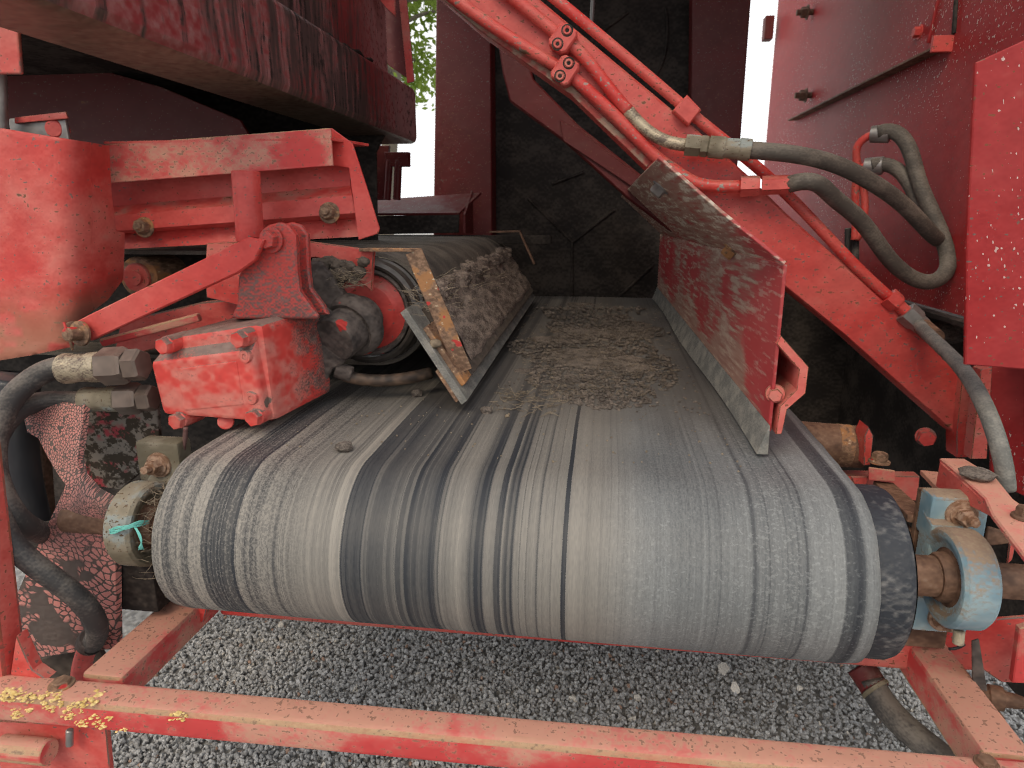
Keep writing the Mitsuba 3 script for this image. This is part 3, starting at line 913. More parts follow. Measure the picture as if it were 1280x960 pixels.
part(rs, "inner_rail", beam(at(1168, 592, y=1.2), at(1205, 628, y=1.03), 0.045, 0.008, (0, 0, 1), 0.001), "mat_frame")
part(rs, "mount_plate", box([0.500, Y0 + 0.097, Z0 - 0.045], (0.070, 0.012, 0.26), r=0.002), "mat_rust")
part(rs, "lower_plate", plate([(1148, 782), (1300, 770), (1300, 856), (1252, 853), (1230, 838), (1160, 838)], y=1.02, t=0.008), "mat_red")
part(rs, "edge_plate", plate([(1275, 786), (1310, 775), (1310, 856), (1266, 854)], y=0.95, t=0.012), "mat_frame")
part(rs, "wedge", rounded([at(x, y, y=yy) for x, y in ((1216, 802), (1222, 800), (1232, 862), (1217, 858)) for yy in (0.93, 0.955)], 0.002), "mat_grime")
part(rs, "packing", rounded([at(x, y, y=yy) for x, y in ((1236, 660), (1262, 668), (1268, 676), (1232, 680)) for yy in (0.99, 1.03)], 0.003), "mat_rust")
part(rs, "tab", plate([(1262, 680), (1270, 682), (1266, 700), (1259, 706)], y=0.95, t=0.004), "mat_red")
part(rs, "clod_lump", clod(at(1222, 592, z=0.893), 0.022, 4, 2, 0.35), "mat_soil")
part(rs, "bolt", bolt(at(1280, 646, z=0.887), [0, 0, 1], 0.018), "mat_rust")

sup = thing("idler_support", "pink faded bracket and dirty channel bars carrying the rusty roller right of the belt", "bracket")
part(sup, "upright", plate([(1081, 545), (1086, 534), (1092, 545), (1088, 582), (1080, 582)], y=1.29, t=0.05), "mat_red")
part(sup, "foot_block", rounded([at(x, y, y=yy) for x, y in ((1087, 585), (1117, 589), (1117, 600), (1087, 599)) for yy in (1.22, 1.33)], 0.002), "mat_frame")
part(sup, "bolt", bolt(at(1099, 577, y=1.26), [0, 0, 1], 0.024), "mat_rust_red")
part(sup, "channel_bar", beam(at(1104, 606, y=1.24), at(1150, 650, y=1.0), 0.034, 0.012, (0, 0, 1), 0.002), "mat_rust")
part(sup, "channel_bar", beam(at(1098, 612, y=1.24) + A([0, 0, -.03]), at(1140, 656, y=1.0) + A([0, 0, -.035]), 0.01, 0.05, (0, 0, 1), 0.002), "mat_rust")
part(sup, "cross_bar", plate([(1058, 594), (1150, 596), (1148, 626), (1062, 626)], y=1.36, t=0.03), "mat_red")
part(sup, "side_web", plate([(1064, 596), (1085, 596), (1083, 628), (1074, 622)], y=1.3, t=0.006), "mat_red")
idl = thing("idler_roller", "rusty steel support roller with a white scuffed band beside the right belt edge", "roller")
ia, ib = at(985, 551, y=1.36), at(1079, 559, y=1.36)
part(idl, "tube", lathe(ia, ib - ia, [(0, 0.03), (0.002, 0.042), (np.linalg.norm(ib - ia) - 0.004, 0.042), (np.linalg.norm(ib - ia), 0.039), (np.linalg.norm(ib - ia), 0.01)], 48), "mat_rust")
part(idl, "scuffed_band", lathe(ia + (ib - ia) * 0.62, ib - ia, [(0, 0.0424), (0.0002, 0.0428), (0.026, 0.0428), (0.0262, 0.0424)], 48), "mat_tan_rust")

# ------------------------------------------------------------------ skirt board at the right of the belt
XF = 0.243                                                  # where its front end stands
pA, pB = at(980, 331, x=XF), at(966, 556, x=XF)
yf = pA[1]
XB, YB = 0.19, 2.62
sd = unit([XB - XF, YB - yf, 0])
sn = A([sd[1], -sd[0], 0])                                  # to the right
zb, zfold = 0.945, pA[2]
sk = thing("skirt_board", "red steel skirt board worn tan, along the right side of the belt", "board")
fz = lambda s: Z0 + RB + SL * (yf + s - Y0)
o = A([XF, yf, 0])
L = np.linalg.norm(A([XB, YB]) - A([XF, yf]))
side = prism([o + sd * 0.0 + [0, 0, zfold], o + sd * L + [0, 0, zfold], o + sd * L + [0, 0, fz(L) + 0.03], o + sd * 0.0 + [-0.001, 0, fz(0) + 0.038]], sn * 0.005, 0.001)
part(sk, "side_panel", side, "mat_skirt")
ln = unit(np.cross(sd, unit([-0.75, 0, 0.66])))             # plane of the folded lip, leaning in over the belt
lp = o + [0, 0, zfold]
lip = [on(x, y, lp, ln) for x, y in ((978, 330), (900, 266), (822, 198), (798, 222), (776, 246), (800, 268))]
lip = [o + [0, 0, zfold + 0.001]] + lip[1:] + [lp + sd * ((lip[-1] - lp) @ sd) + [0, 0, 0.001]]
lipn = ln if ln @ (lip[2] - CAM) > 0 else -ln
part(sk, "upper_lip", prism(lip, lipn * 0.005, 0.001), "mat_skirt")
part(sk, "bolt", bolt(on(826, 234, lp, ln) - lipn * 0.0, -lipn, 0.024), "mat_steel")
part(sk, "bolt", bolt(on(913, 310, lp, ln) if False else on(914, 312, lp, ln), -lipn, 0.022), "mat_tan_rust")
rbm = []
ys = np.linspace(-0.012, L, 60)
rv = []
for s in ys:
    c = o + sd * s
    w = 0.004 * math.sin(s * 6)
    z1 = fz(s) + 0.05
    z0 = fz(s) + 0.006
    rv += [c + sn * (-0.002) + [0, 0, z1], c + sn * (-0.010 + w - 0.006) + [0, 0, z0], c + sn * (0.0 + w) + [0, 0, z0], c + sn * (-0.001 + 0.0) + [0, 0, z1]]
rf = []
for i in range(len(ys) - 1):
    for k in range(4):
        a, b = i * 4 + k, i * 4 + (k + 1) % 4
        rf += [[a, b, b + 4], [a, b + 4, a + 4]]
e = (len(ys) - 1) * 4
rf += [[0, 2, 1], [0, 3, 2], [e, e + 1, e + 2], [e, e + 2, e + 3]]
part(sk, "rubber_lip", trimesh.Trimesh(A(rv), A(rf), process=False), "mat_rubber_strip", 30)
# channel section stiffener behind the board's front end
prof = [(976, 419), (1011, 459), (1007, 492), (984, 512), (977, 543)]
inn = [(970, 543), (975, 508), (996, 487), (999, 462), (971, 430)]
part(sk, "channel_stiffener", prism([at(x, y, y=0.985) for x, y in prof + inn], (0.0, 0.34, 0.0), 0.001), "mat_red")
part(sk, "bolt", bolt(at(969, 492, y=1.0), unit([-0.2, -1, 0]), 0.018), "mat_red")

# ------------------------------------------------------------------ scraper board at the left, below the upper roller
sc = thing("scraper", "dirt caked scraper board with rubber strip leaning from the upper roller onto the belt", "scraper")
Ys = 1.125
s0, s1 = at(508, 389, y=Ys + 0.05), at(582, 500, y=Ys)      # upper and lower end of the board's near edge
sdn = unit(s1 - s0)
along = unit([-0.015, 1, 0.022])
snn = unit(np.cross(along, sdn))                            # face towards the belt side
if snn[0] < 0: snn = -snn
LS = 1.33
hgt = np.linalg.norm(s1 - s0)


def slab(u0, u1, a0, a1, t0, t1, r=0.0015):
    """Part of the scraper: u down its face, a along it, t out of its face."""
    return rounded([s0 + sdn * u + along * a + snn * t for u in (u0 + r, u1 - r) for a in (a0 + r, a1 - r) for t in (t0 + r, t1 - r)], r)


part(sc, "rubber_strip", slab(-0.005, hgt + 0.003, 0, LS, -0.012, 0.002), "mat_rubber_strip")
part(sc, "clamp_plate", slab(0.045, hgt - 0.022, 0.016, 0.115, 0.002, 0.012), "mat_tan_rust")
part(sc, "face_plate", slab(0.012, hgt - 0.022, 0.075, LS - 0.02, 0.002, 0.014), "mat_soil_dark")
part(sc, "back_strip", slab(hgt * 0.62, hgt - 0.006, 0.004, 0.03, -0.020, -0.012), "mat_tan_rust")
c0 = at(402, 309, y=1.20)
st0, st1 = at(517, 314, y=1.16), s0 + sdn * (hgt * 0.80) + along * 0.05 + snn * 0.0125
part(sc, "hanger_arm", beam(st0, st1, 0.030, 0.006, (-0.3, 0.7, 0.5), 0.001), "mat_rust_red")
part(sc, "hanger_bar", beam(at(455, 312, y=1.22), st0 + A([0.004, 0, 0.002]), 0.026, 0.006, (0, 0, 1), 0.001), "mat_rust_red")
g = np.random.default_rng(31)
nu, na = 26, 150
uu, aa = np.meshgrid(np.linspace(-0.02, hgt - 0.03, nu), np.linspace(0.115, LS - 0.03, na))
pp = np.stack([uu * 22, aa * 22, uu * 0], -1)
cake = 0.012 + 0.016 * meshkit.fbm(pp, 4, 3) * np.clip(1.5 - uu / hgt, 0.3, 1.2) + 0.014 * np.exp(-((uu - 0.0) / 0.022) ** 2) * meshkit.fbm(pp * 1.7 + 3, 3, 5) * 1.6 - 0.006 * (uu > hgt - 0.04)
vv_ = s0 + uu[..., None] * sdn + aa[..., None] * along + cake[..., None] * snn
ii = (np.arange(na - 1)[:, None] * nu + np.arange(nu - 1)[None]).ravel()
ms = [trimesh.Trimesh(vv_.reshape(-1, 3), np.vstack([np.stack([ii, ii + nu + 1, ii + 1], 1), np.stack([ii, ii + nu, ii + nu + 1], 1)]), process=False)]
for k in range(90):
    a = g.uniform(0.12, LS - 0.1)
    ms.append(clod(s0 + sdn * g.uniform(-0.02, 0.012) + along * a + snn * 0.016 + [0, 0, 0.002], g.uniform(0.008, 0.026), k + 300, 2, 0.6))
solo("caked_soil", cat(*ms), "mat_caked", "dark soil caked along the face and top of the scraper board", "soil", kind="stuff", smooth=True)
straw = fibres(150, lambda g: s0 + sdn * g.uniform(-0.03, 0.03) + along * abs(g.normal(0.16, 0.28)) + snn * 0.02, 0.036, 0.00045, 0.5, 5, 1.3)
straw2 = fibres(60, lambda g: s0 + sdn * g.uniform(-0.0, 0.06) + along * g.uniform(0.1, 1.0) + snn * 0.02, 0.06, 0.0006, 0.4, 6, 1.3)
solo("straw", cat(straw, straw2), "mat_straw_pale", "dry straw and roots tangled along the top of the scraper board", "straw", kind="stuff", smooth=False)
solo("pale_clod", clod(s0 + sdn * hgt * 0.42 + along * 0.012 + snn * 0.008, 0.011, 77), "mat_straw", "small cream coloured clod stuck at the near edge of the scraper", "clod", smooth=True)

# ------------------------------------------------------------------ upper cross conveyor: roller, belt and its drive
RX, RZ, RR, RY = -0.461, 1.068, 0.102, 1.25
uc = thing("upper_conveyor", "short cross conveyor with dark belt and red ended roller, upper left", "conveyor")
th = np.linspace(np.pi / 2 + 0.0, -np.pi / 2, 40)
pth = [(x, RZ + RR + 0.012) for x in np.linspace(-1.7, RX - 0.01, 12)] + [(RX + (RR + 0.012) * math.cos(t), RZ + (RR + 0.012) * math.sin(t)) for t in th] + [(x, RZ - RR - 0.012) for x in np.linspace(RX - 0.01, -1.7, 12)]
pth = A(pth)
V = []
tt = np.gradient(pth, axis=0); tt /= np.linalg.norm(tt, axis=1, keepdims=True)
nn = np.stack([-tt[:, 1], tt[:, 0]], 1)
if (nn[0] @ A([0, 1])) < 0: nn = -nn
ysb = np.linspace(RY + 0.045, 2.5, 30)
for off in (0.0, -0.008):
    for y in ysb:
        q = pth + nn * off
        V.append(np.stack([q[:, 0], q[:, 0] * 0 + y, q[:, 1]], 1))
V = np.vstack(V)
nxp = len(pth)
i = (np.arange(29)[:, None] * nxp + np.arange(nxp - 1)[None]).ravel()
q = np.vstack([np.stack([i, i + 1, i + nxp + 1], 1), np.stack([i, i + nxp + 1, i + nxp], 1)])
nb = nxp * 30
j = np.arange(nxp - 1)
fs = [q, q[:, ::-1] + nb]
for e in (0, 29 * nxp):
    w = np.vstack([np.stack([j + e, j + e + 1 + nb, j + e + 1], 1), np.stack([j + e, j + e + nb, j + e + 1 + nb], 1)])
    fs.append(w)
def ubelt_tex(p, n, uv):
    s = 0.35 + 0.3 * fbm(p.y * 24, 3.0, 1.0, 3)
    a = fbm(p.x * 20, p.y * 20, p.z * 20, 3)
    b = noise(p.x * 400, p.y * 400, p.z * 400)
    return mix((0.045, 0.04, 0.036), (0.17, 0.145, 0.12), smoothstep(0.3, 0.75, s * 0.55 + a * 0.35 + b * 0.1))


M["mat_upper_belt"] = principled(ubelt_tex, 0.65, 0.3, bump=bump_fine)
part(uc, "belt", trimesh.Trimesh(V, np.vstack(fs), process=False), "mat_upper_belt", 50)
part(uc, "roller", lathe([RX, RY, RZ], [0, 1, 0], [(0.03, 0.02), (0.03, 0.070), (0.004, 0.076), (0.0, 0.080), (0.001, 0.084), (0.006, 0.086), (1.25, 0.086), (1.25, 0.02)], 64), "mat_grime")
part(uc, "rim", lathe([RX, RY, RZ], [0, 1, 0], [(0.001, 0.088), (-0.002, 0.094), (0.004, 0.101), (0.03, 0.102), (0.034, 0.097), (0.04, 0.1045), (0.05, 0.1045), (0.06, 0.09)], 64, True), "mat_rim")
part(uc, "end_disc", lathe([RX, RY + 0.012, RZ], [0, 1, 0], [(-0.006, 0.02), (-0.006, 0.052), (0.0, 0.060), (0.004, 0.0745), (0.012, 0.0745)], 64), "mat_red_clean")
part(uc, "return_roller", lathe(at(171, 347, y=1.30), [0.02, 1, 0], [(0, 0.012), (0.004, 0.040), (0.007, 0.043), (0.9, 0.043)], 48), "mat_tan_rust")
part(uc, "roller_cap", lathe(at(170, 347, y=1.295), [0, -1, 0], [(-0.006, 0.030), (0.0, 0.030), (0.001, 0.028), (0.001, 0.016), (0.006, 0.015), (0.006, 0.001)], 36), "mat_red")
part(uc, "bearing_plate", plate([(258, 304), (372, 300), (467, 313), (464, 364), (450, 352), (436, 340), (412, 330), (398, 322), (372, 322), (370, 400), (258, 372), (256, 340)], y=1.215, t=0.012), "mat_red")
part(uc, "lower_bar", tube([at(424, 466, y=1.17), at(450, 474, y=1.18), at(490, 475, y=1.20), at(538, 466, y=1.24)], 0.0115, 24, 14), "mat_bar", True)
part(uc, "bar_knob", rod(at(420, 462, y=1.165), at(440, 468, y=1.17), 0.015), "mat_grime")
part(uc, "far_hanger", cat(beam(at(612, 290, y=2.3), at(650, 289, y=2.3), 0.02, 0.006, (0, 0, 1), 0.001), beam(at(649, 288, y=2.3), at(668, 330, y=2.3), 0.006, 0.02, (0, 1, 0), 0.001)), "mat_rust")
g = np.random.default_rng(8)
cl = [clod(at(g.uniform(395, 455), 330 + g.uniform(-6, 22), y=1.19), g.uniform(0.008, 0.015), k, 2, 0.9) for k in range(26)]
solo("soil_lump", cat(*cl), "mat_soil_dark", "lump of soil packed between the grimy collar and the red bearing plate", "soil", kind="stuff", smooth=True)
solo("straw_tuft", fibres(110, lambda g: at(g.uniform(408, 452), g.uniform(338, 360), y=1.175), 0.022, 0.00045, 0.3, 13, 0.4), "mat_straw", "small tuft of straw caught behind the grimy motor collar", "straw", kind="stuff", smooth=False)

# hydraulic motor
mo = thing("hydraulic_motor", "red block shaped hydraulic motor with greasy dust, driving the upper roller", "motor")
YM = 0.985
Fq = [at(x, y, y=YM) for x, y in ((196, 432), (316, 414), (331, 524), (207, 514))]
tr, br = at(401, 391, y=YM + 0.175), at(401, 484, y=YM + 0.175)
ax = unit((tr + br) / 2 - (Fq[1] + Fq[2]) / 2)
LM = 0.185
ctr = sum(Fq) / 4
body = rounded([c + (ctr - c) * 0.06 + ax * s for c in Fq for s in (0.024, LM - 0.006)], 0.015)
part(mo, "body", body, "mat_motor", 40)
F2 = [at(x, y, y=YM - 0.002) for x, y in ((194, 456), (313, 441), (328, 522), (208, 513))]
part(mo, "end_cover", rounded([c + (ctr - c) * 0.04 + ax * 0.004 for c in F2] + [c + (ctr - c) * 0.10 + ax * 0.03 for c in Fq], 0.010), "mat_motor", 40)
cq = [at(x, y, y=YM - 0.004) for x, y in ((226, 462), (296, 453), (304, 503), (234, 510))]
part(mo, "cover_boss", rounded([c + ax * s for c in cq for s in (-0.002, 0.01)], 0.004), "mat_motor", 40)
for px, py in ((206, 432), (300, 424), (222, 526), (318, 522)):
    c = at(px, py, y=YM - 0.012)
    part(mo, "bolt", cat(rod(c + ax * 0.05, c + ax * 0.002, 0.0145, 0.002, 20), hexa(c + ax * 0.006, -ax, 0.025, 0.014)), "mat_motor", 40)
for px, py in ((305, 446), (313, 498)):
    c = at(px, py, y=YM - 0.010)
    part(mo, "port_plug", lathe(c + ax * 0.02, -ax, [(0, 0.0115), (0.018, 0.0115), (0.020, 0.010), (0.020, 0.0045), (0.014, 0.004), (0.014, 0.0003)], 28), "mat_motor", 40)
part(mo, "bottom_boss", rod(at(282, 527, y=YM + 0.005), at(283, 527, y=YM + 0.04), 0.013), "mat_motor", 40)
c = at(263, 420, y=YM + 0.03)
part(mo, "top_port", lathe(c, [0, -0.2, 1], [(-0.01, 0.016), (0.006, 0.015), (0.007, 0.010), (0.002, 0.009), (0.002, 0.001)], 28), "mat_motor", 40)
lt = meshkit.text_mesh("DO", 0.009, 0.0016)
a_, b_ = unit(Fq[1] - Fq[0]), unit(Fq[0] - Fq[3])
b_ = unit(b_ - a_ * (a_ @ b_))
lt.vertices = at(199, 482, y=YM - 0.001) + lt.vertices[:, :1] * a_ + lt.vertices[:, 1:2] * b_ + lt.vertices[:, 2:] * np.cross(a_, b_)
part(mo, "cast_letters", lt, "mat_motor", False)
fl = at(418, 430, y=YM + 0.172)
part(mo, "flange", prism([at(x, y, y=YM + 0.165) for x, y in ((388, 392), (404, 384), (416, 394), (426, 412), (437, 424), (437, 440), (428, 455), (414, 462), (402, 486), (385, 480), (380, 430))], (0, 0.016, 0), 0.003), "mat_grime")
part(mo, "flange_dark_disc", lathe(at(419, 431, y=YM + 0.164), [0, -1, 0], [(-0.002, 0.0085), (0.0012, 0.0082), (0.0012, 0.0062), (-0.001, 0.006), (-0.001, 0.0003)], 24), "mat_dark")  # dark disc in place of a bored hole, its shade painted
cc0, cc1 = at(424, 420, y=YM + 0.175), A([RX, RY + 0.005, RZ])
dd = unit(cc1 - cc0); Lc = np.linalg.norm(cc1 - cc0)
part(mo, "coupling", lathe(cc0, dd, [(-0.02, 0.02), (-0.02, 0.040), (-0.016, 0.043), (Lc * 0.55, 0.043), (Lc * 0.57, 0.040), (Lc * 0.9, 0.040)], 48), "mat_grime", 40)
part(mo, "collar", lathe(cc0 + dd * Lc * 0.30, dd, [(0, 0.044), (-0.004, 0.050), (0.0, 0.058), (0.008, 0.062), (0.024, 0.062), (0.03, 0.056), (0.03, 0.03)], 56), "mat_grime", 40)
cx_ = cc0 + dd * Lc * 0.36
part(mo, "collar_arm", rounded([cx_ + A([-0.005, 0.0, 0.05]), cx_ + A([-0.035, 0.0, 0.015]), at(372, 334, y=1.15), at(400, 330, y=1.15), at(376, 372, y=1.15), cx_ + A([-0.005, 0.015, 0.05]), cx_ + A([-0.035, 0.015, 0.015]), at(372, 334, y=1.17), at(400, 330, y=1.17), at(376, 372, y=1.17)], 0.006), "mat_grime", 40)

# linkage
lk = thing("link_arm", "flat red torque arm from the panel pin up to the greasy clevis plate", "linkage")
la, lb = at(105, 412, y=1.02), at(322, 312, y=1.06)
part(lk, "bar", prism([at(x, y, y=1.03) for x, y in ((93, 403), (110, 394), (311, 296), (330, 300), (318, 326), (297, 341), (114, 426), (100, 424))], (0, 0.012, 0), 0.002), "mat_red_clean")
pc = at(96, 418, y=1.012)
part(lk, "pin", cat(lathe(pc + [0, 0.01, 0], [-0.15, -1, 0.1], [(0, 0.0215), (0.004, 0.0215), (0.005, 0.019), (0.005, 0.012), (0.026, 0.012), (0.028, 0.010)], 28)), "mat_rust_red")
part(lk, "split_pin", tube([pc + [-0.010, -0.012, 0.022], pc + [-0.001, -0.017, 0.0], pc + [-0.002, -0.012, -0.024]], 0.0022, 14, 8), "mat_rust_red")
cvp = [(322, 300), (326, 288), (336, 281), (348, 278), (360, 282), (369, 294), (371, 340), (374, 364), (390, 386), (396, 398), (288, 398), (296, 380), (298, 345)]
cv = thing("clevis_plate", "red grease spattered clevis plate standing on the hydraulic motor", "bracket")
part(cv, "front_plate", prism([at(x, y, y=1.055) for x, y in cvp], (0, 0.016, 0), 0.003), "mat_clevis")
part(cv, "rear_plate", prism([at(x, y, y=1.055) + A([0, 0.045, 0]) for x, y in cvp], (0, 0.014, 0), 0.003), "mat_clevis")
part(cv, "bolt", bolt(at(339, 300, y=1.052), [-0.1, -1, 0.05], 0.027, True, 0, 0.013), "mat_clevis")
part(cv, "rear_web", rounded([at(x, y, y=yy) for x, y in ((310, 378), (380, 378), (396, 395), (296, 395)) for yy in (1.06, 1.12)], 0.005), "mat_clevis")

# ------------------------------------------------------------------ left red panel, channel beams, post
lp_ = thing("left_panel", "large bent red sheet panel with chips and scuffs at the left edge", "panel")
y0 = 1.05
part(lp_, "sheet", curved_plate([(-120, 150), (0, 160), (60, 170), (112, 178), (133, 182), (136, 240), (142, 289), (153, 291), (151, 350), (131, 376), (100, 398), (88, 434), (40, 444), (-120, 470)],
     lambda x, y: y0 + 0.13 * max(0.0, (x - 62) / 90) ** 2), "mat_red_panel", 60)
part(lp_, "pin_boss", rod(at(92, 413, y=1.05), at(92, 413, y=1.03), 0.016), "mat_rust")

cb = thing("channel_beam", "red folded channel beam with a scratched pink front lip at the left", "beam")
yb0 = 1.20
part(cb, "front_lip", prism([at(130, 181, y=yb0), at(413, 160, y=yb0), at(416, 207, y=yb0), at(134, 229, y=yb0)], (0, 0.005, 0), 0.001), "mat_frame")
part(cb, "top_face", prism([at(130, 180, y=yb0), at(413, 159, y=yb0), at(413, 159, y=yb0) + A([0.03, 0.11, -0.012]), at(130, 180, y=yb0) + A([0.0, 0.11, -0.012])], (0, 0, -0.005), 0.0005), "mat_red")
part(cb, "end_cap", prism([at(x, y, y=1.235) for x, y in ((414, 160), (440, 179), (458, 234), (474, 286), (472, 292), (448, 300), (436, 210), (414, 206))], (0, 0.006, 0), 0.001), "mat_red_clean")
rows = [((138, 229), (437, 204), 1.270), ((138, 258), (438, 232), 1.270), ((138, 270), (440, 244), 1.245), ((139, 289), (444, 266), 1.243), ((139, 292), (445, 270), 1.252), ((139, 293), (446, 273), 1.275), ((140, 312), (466, 295), 1.262)]
va = [A([at(*l, y=y_) + (at(*r_, y=y_) - at(*l, y=y_)) * k for l, r_, y_ in rows]) for k in (0.0, 0.5, 1.0)]
va += [q + A([0, 0.005, 0.0]) for q in va]
nr = len(rows)
cf = []
for blk, fl_ in ((0, False), (3, True)):
    for c_ in (0, 1):
        for k in range(nr - 1):
            a0_, a1_ = (blk + c_) * nr + k, (blk + c_ + 1) * nr + k
            f4 = [[a0_, a0_ + 1, a1_ + 1], [a0_, a1_ + 1, a1_]]
            cf += [x[::-1] for x in f4] if fl_ else f4
part(cb, "lower_channel", trimesh.Trimesh(np.vstack(va), A(cf), process=False), "mat_red_clean", 25)
for px, py in ((181, 284), (412, 266)):
    part(cb, "bolt", bolt(at(px, py, y=1.244), [0, -1, 0.15], 0.026, True, 0.006), "mat_rust_red")
part(cb, "strut_tube", rod(at(307, 214, y=1.175), at(313, 302, y=1.175), 0.0245), "mat_red_clean", 40)
part(cb, "lower_rail", prism([at(x, y, y=1.26) for x, y in ((150, 402), (250, 378), (300, 374), (299, 396), (214, 430), (140, 452))], (0, 0.03, 0), 0.003), "mat_red")
part(cb, "lower_lip", beam(at(128, 428, y=1.16), at(250, 396, y=1.2), 0.02, 0.016, (0, 0, 1), 0.004), "mat_frame")
rc = thing("ram_lug", "red bracket and lug with a round pin end above the left panel", "bracket")
part(rc, "lug_block", rounded([at(x, y, y=yy) for x, y in ((14, 151), (80, 144), (86, 176), (20, 180)) for yy in (1.12, 1.16)], 0.004), "mat_steel")
part(rc, "lug_top", rounded([at(x, y, y=yy) for x, y in ((20, 148), (82, 141), (84, 147), (20, 153)) for yy in (1.11, 1.17)], 0.002), "mat_red")
part(rc, "pin", lathe(at(69, 161, y=1.118), [0.25, -1, 0], [(-0.02, 0.015), (0.004, 0.015), (0.006, 0.013)], 28), "mat_red_clean")
part(rc, "upper_bracket", rounded([at(x, y, y=yy) for x, y in ((-10, 36), (22, 36), (26, 90), (-10, 90)) for yy in (1.05, 1.10)], 0.004), "mat_red")
part(rc, "ram_rod", rod(at(0, 92, y=1.09), at(3, 168, y=1.09), 0.010), "mat_steel")

# ------------------------------------------------------------------ hydraulic hoses at the left
def fitting(t, p, d, r, n1, n2, mat_f="mat_zinc", mat_n="mat_nut_brown"):
    """Crimped ferrule then hexagon nuts, from the hose end p along d."""
    d = unit(d)
    k = [(0, r * 1.02), (0.001, r * 1.28), (0.006, r * 1.36), (n1 * 0.25, r * 1.32), (n1 * 0.3, r * 1.24), (n1 * 0.62, r * 1.24), (n1 * 0.68, r * 1.34), (n1 * 0.95, r * 1.34), (n1, r * 1.1)]
    part(t, "ferrule", lathe(p, d, k, 14 * 2), mat_f, 30)
    part(t, "nut", cat(hexa(p + d * (n1 + 0.0), d, r * 2.9, n2 * 0.62), hexa(p + d * (n1 + n2 * 0.64), d, r * 2.5, n2 * 0.36, 0.6)), mat_n, 25)


h1 = thing("hydraulic_hose", "thick black hose with pale ferrule joining the motor, upper of the two at left", "hose")
e1 = at(78, 461, y=0.98)
dm = unit(at(190, 455, y=0.99) - e1)
fitting(h1, e1, dm, 0.0190, 0.074, 0.07)
part(h1, "rubber", tube([e1 + dm * 0.01, e1 - dm * 0.02, at(40, 474, y=0.96), at(10, 505, y=0.92), at(-8, 560, y=0.87), at(-2, 610, y=0.83), at(14, 640, y=0.82), at(40, 662, y=0.86), at(62, 664, y=0.95)], 0.0185, 60, 20), "mat_hose", True)
h2 = thing("hydraulic_hose", "thick black hose with olive ferrule joining the motor, lower of the two at left", "hose")
e2 = at(104, 500, y=1.0)
dm2 = unit(at(200, 497, y=1.01) - e2)
fitting(h2, e2, dm2, 0.0165, 0.068, 0.06, "mat_olive")
part(h2, "rubber", tube([e2 + dm2 * 0.01, e2 - dm2 * 0.03, at(50, 502, y=0.98), at(15, 520, y=0.93), at(-12, 575, y=0.86), at(-4, 640, y=0.80), at(18, 682, y=0.79), at(54, 714, y=0.80), at(96, 746, y=0.82), at(119, 776, y=0.84), at(114, 806, y=0.86)], 0.0165, 70, 20), "mat_hose", True)
el = thing("red_elbow", "red painted elbow fitting at the end of the lower left hose", "fitting")
part(el, "bend", tube([at(113, 801, y=0.862), at(104, 826, y=0.87), at(100, 850, y=0.88)], 0.015, 14, 16), "mat_red_clean", True)
part(el, "collar", rod(at(116, 797, y=0.861), at(111, 806, y=0.864), 0.0205), "mat_grime")
bp = solo("fat_pipe", tube([at(18, 470, y=1.0), at(14, 540, y=0.99), at(20, 600, y=0.985), at(34, 660, y=0.98)], 0.040, 30, 24), "mat_fat_pipe", "fat smooth dark pipe standing behind the hoses at the left edge", "pipe", smooth=True)

# plates at the lower left
cp = thing("crackled_plate", "dark plate with pink paint crazed into scales, lower left behind the hoses", "plate")
part(cp, "sheet", curved_plate([(25, 500), (106, 505), (101, 545), (97, 575), (101, 595), (118, 614), (143, 628), (144, 700), (146, 812), (112, 812), (20, 826), (14, 760), (44, 690), (80, 612), (82, 606), (72, 592), (60, 572), (48, 548), (34, 540)],
     lambda x, y: 0.885 + 0.10 * max(0.0, (650 - y) / 150) ** 1.4 - 0.03 * math.exp(-((y - 622) / 22.0) ** 2) * max(0.0, (x - 85) / 60), 0.012, 7.0), "mat_crackle", 50)
part(cp, "floor_strip", plate([(24, 830), (122, 808), (150, 862), (24, 862)], y=0.93, t=0.01), "mat_soil_dark")
sp = thing("machine_side_plate", "dirty side plate with peeling red and white paint and added dark fill behind the left bearing", "plate")
part(sp, "peeling_panel", plate([(96, 505), (196, 505), (200, 570), (150, 612), (104, 606)], y=1.06, t=0.01), "mat_peeling")
part(sp, "dark_fill_plate", box([-1.22, 1.42, 0.78], (1.1, 0.02, 0.78), r=0.002), "mat_dark")  # added dark plate: the shaded void is painted by its colour
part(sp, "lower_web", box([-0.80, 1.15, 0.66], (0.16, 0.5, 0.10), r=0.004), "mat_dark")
part(sp, "rust_stay", beam(at(52, 540, y=1.05), at(60, 650, y=1.05), 0.02, 0.02, (0, 1, 0), 0.003), "mat_rust")
g = np.random.default_rng(4)
rt_ = fibres(240, lambda g: A([g.uniform(-0.675, -0.635), Y0 + g.uniform(-0.07, 0.0), Z0 + g.uniform(-0.07, 0.075)]), 0.035, 0.0005, 0.5, 15, 1.0)
solo("root_tangle", rt_, "mat_straw", "tangle of dry roots and netting wound round the shaft at the left belt end", "roots", kind="stuff", smooth=False)
tw = []
for k in range(14):
    c = [at(138 + g.uniform(-2, 2), 664 + g.uniform(-3, 3), y=0.83), at(152, 660 + g.uniform(-3, 3), y=0.825), at(168, 656 + g.uniform(-3, 3), y=0.83), at(186, 652 + g.uniform(-2, 2), y=0.85)]
    tw.append(tube(c, 0.0009, 14, 5))
for k in range(7):
    tw.append(tube([at(170 + g.uniform(-2, 2), 660, y=0.83), at(176 + g.uniform(-2, 2), 672, y=0.825), at(177 + g.uniform(-4, 4), 686 + g.uniform(-3, 3), y=0.83)], 0.0009, 10, 5))
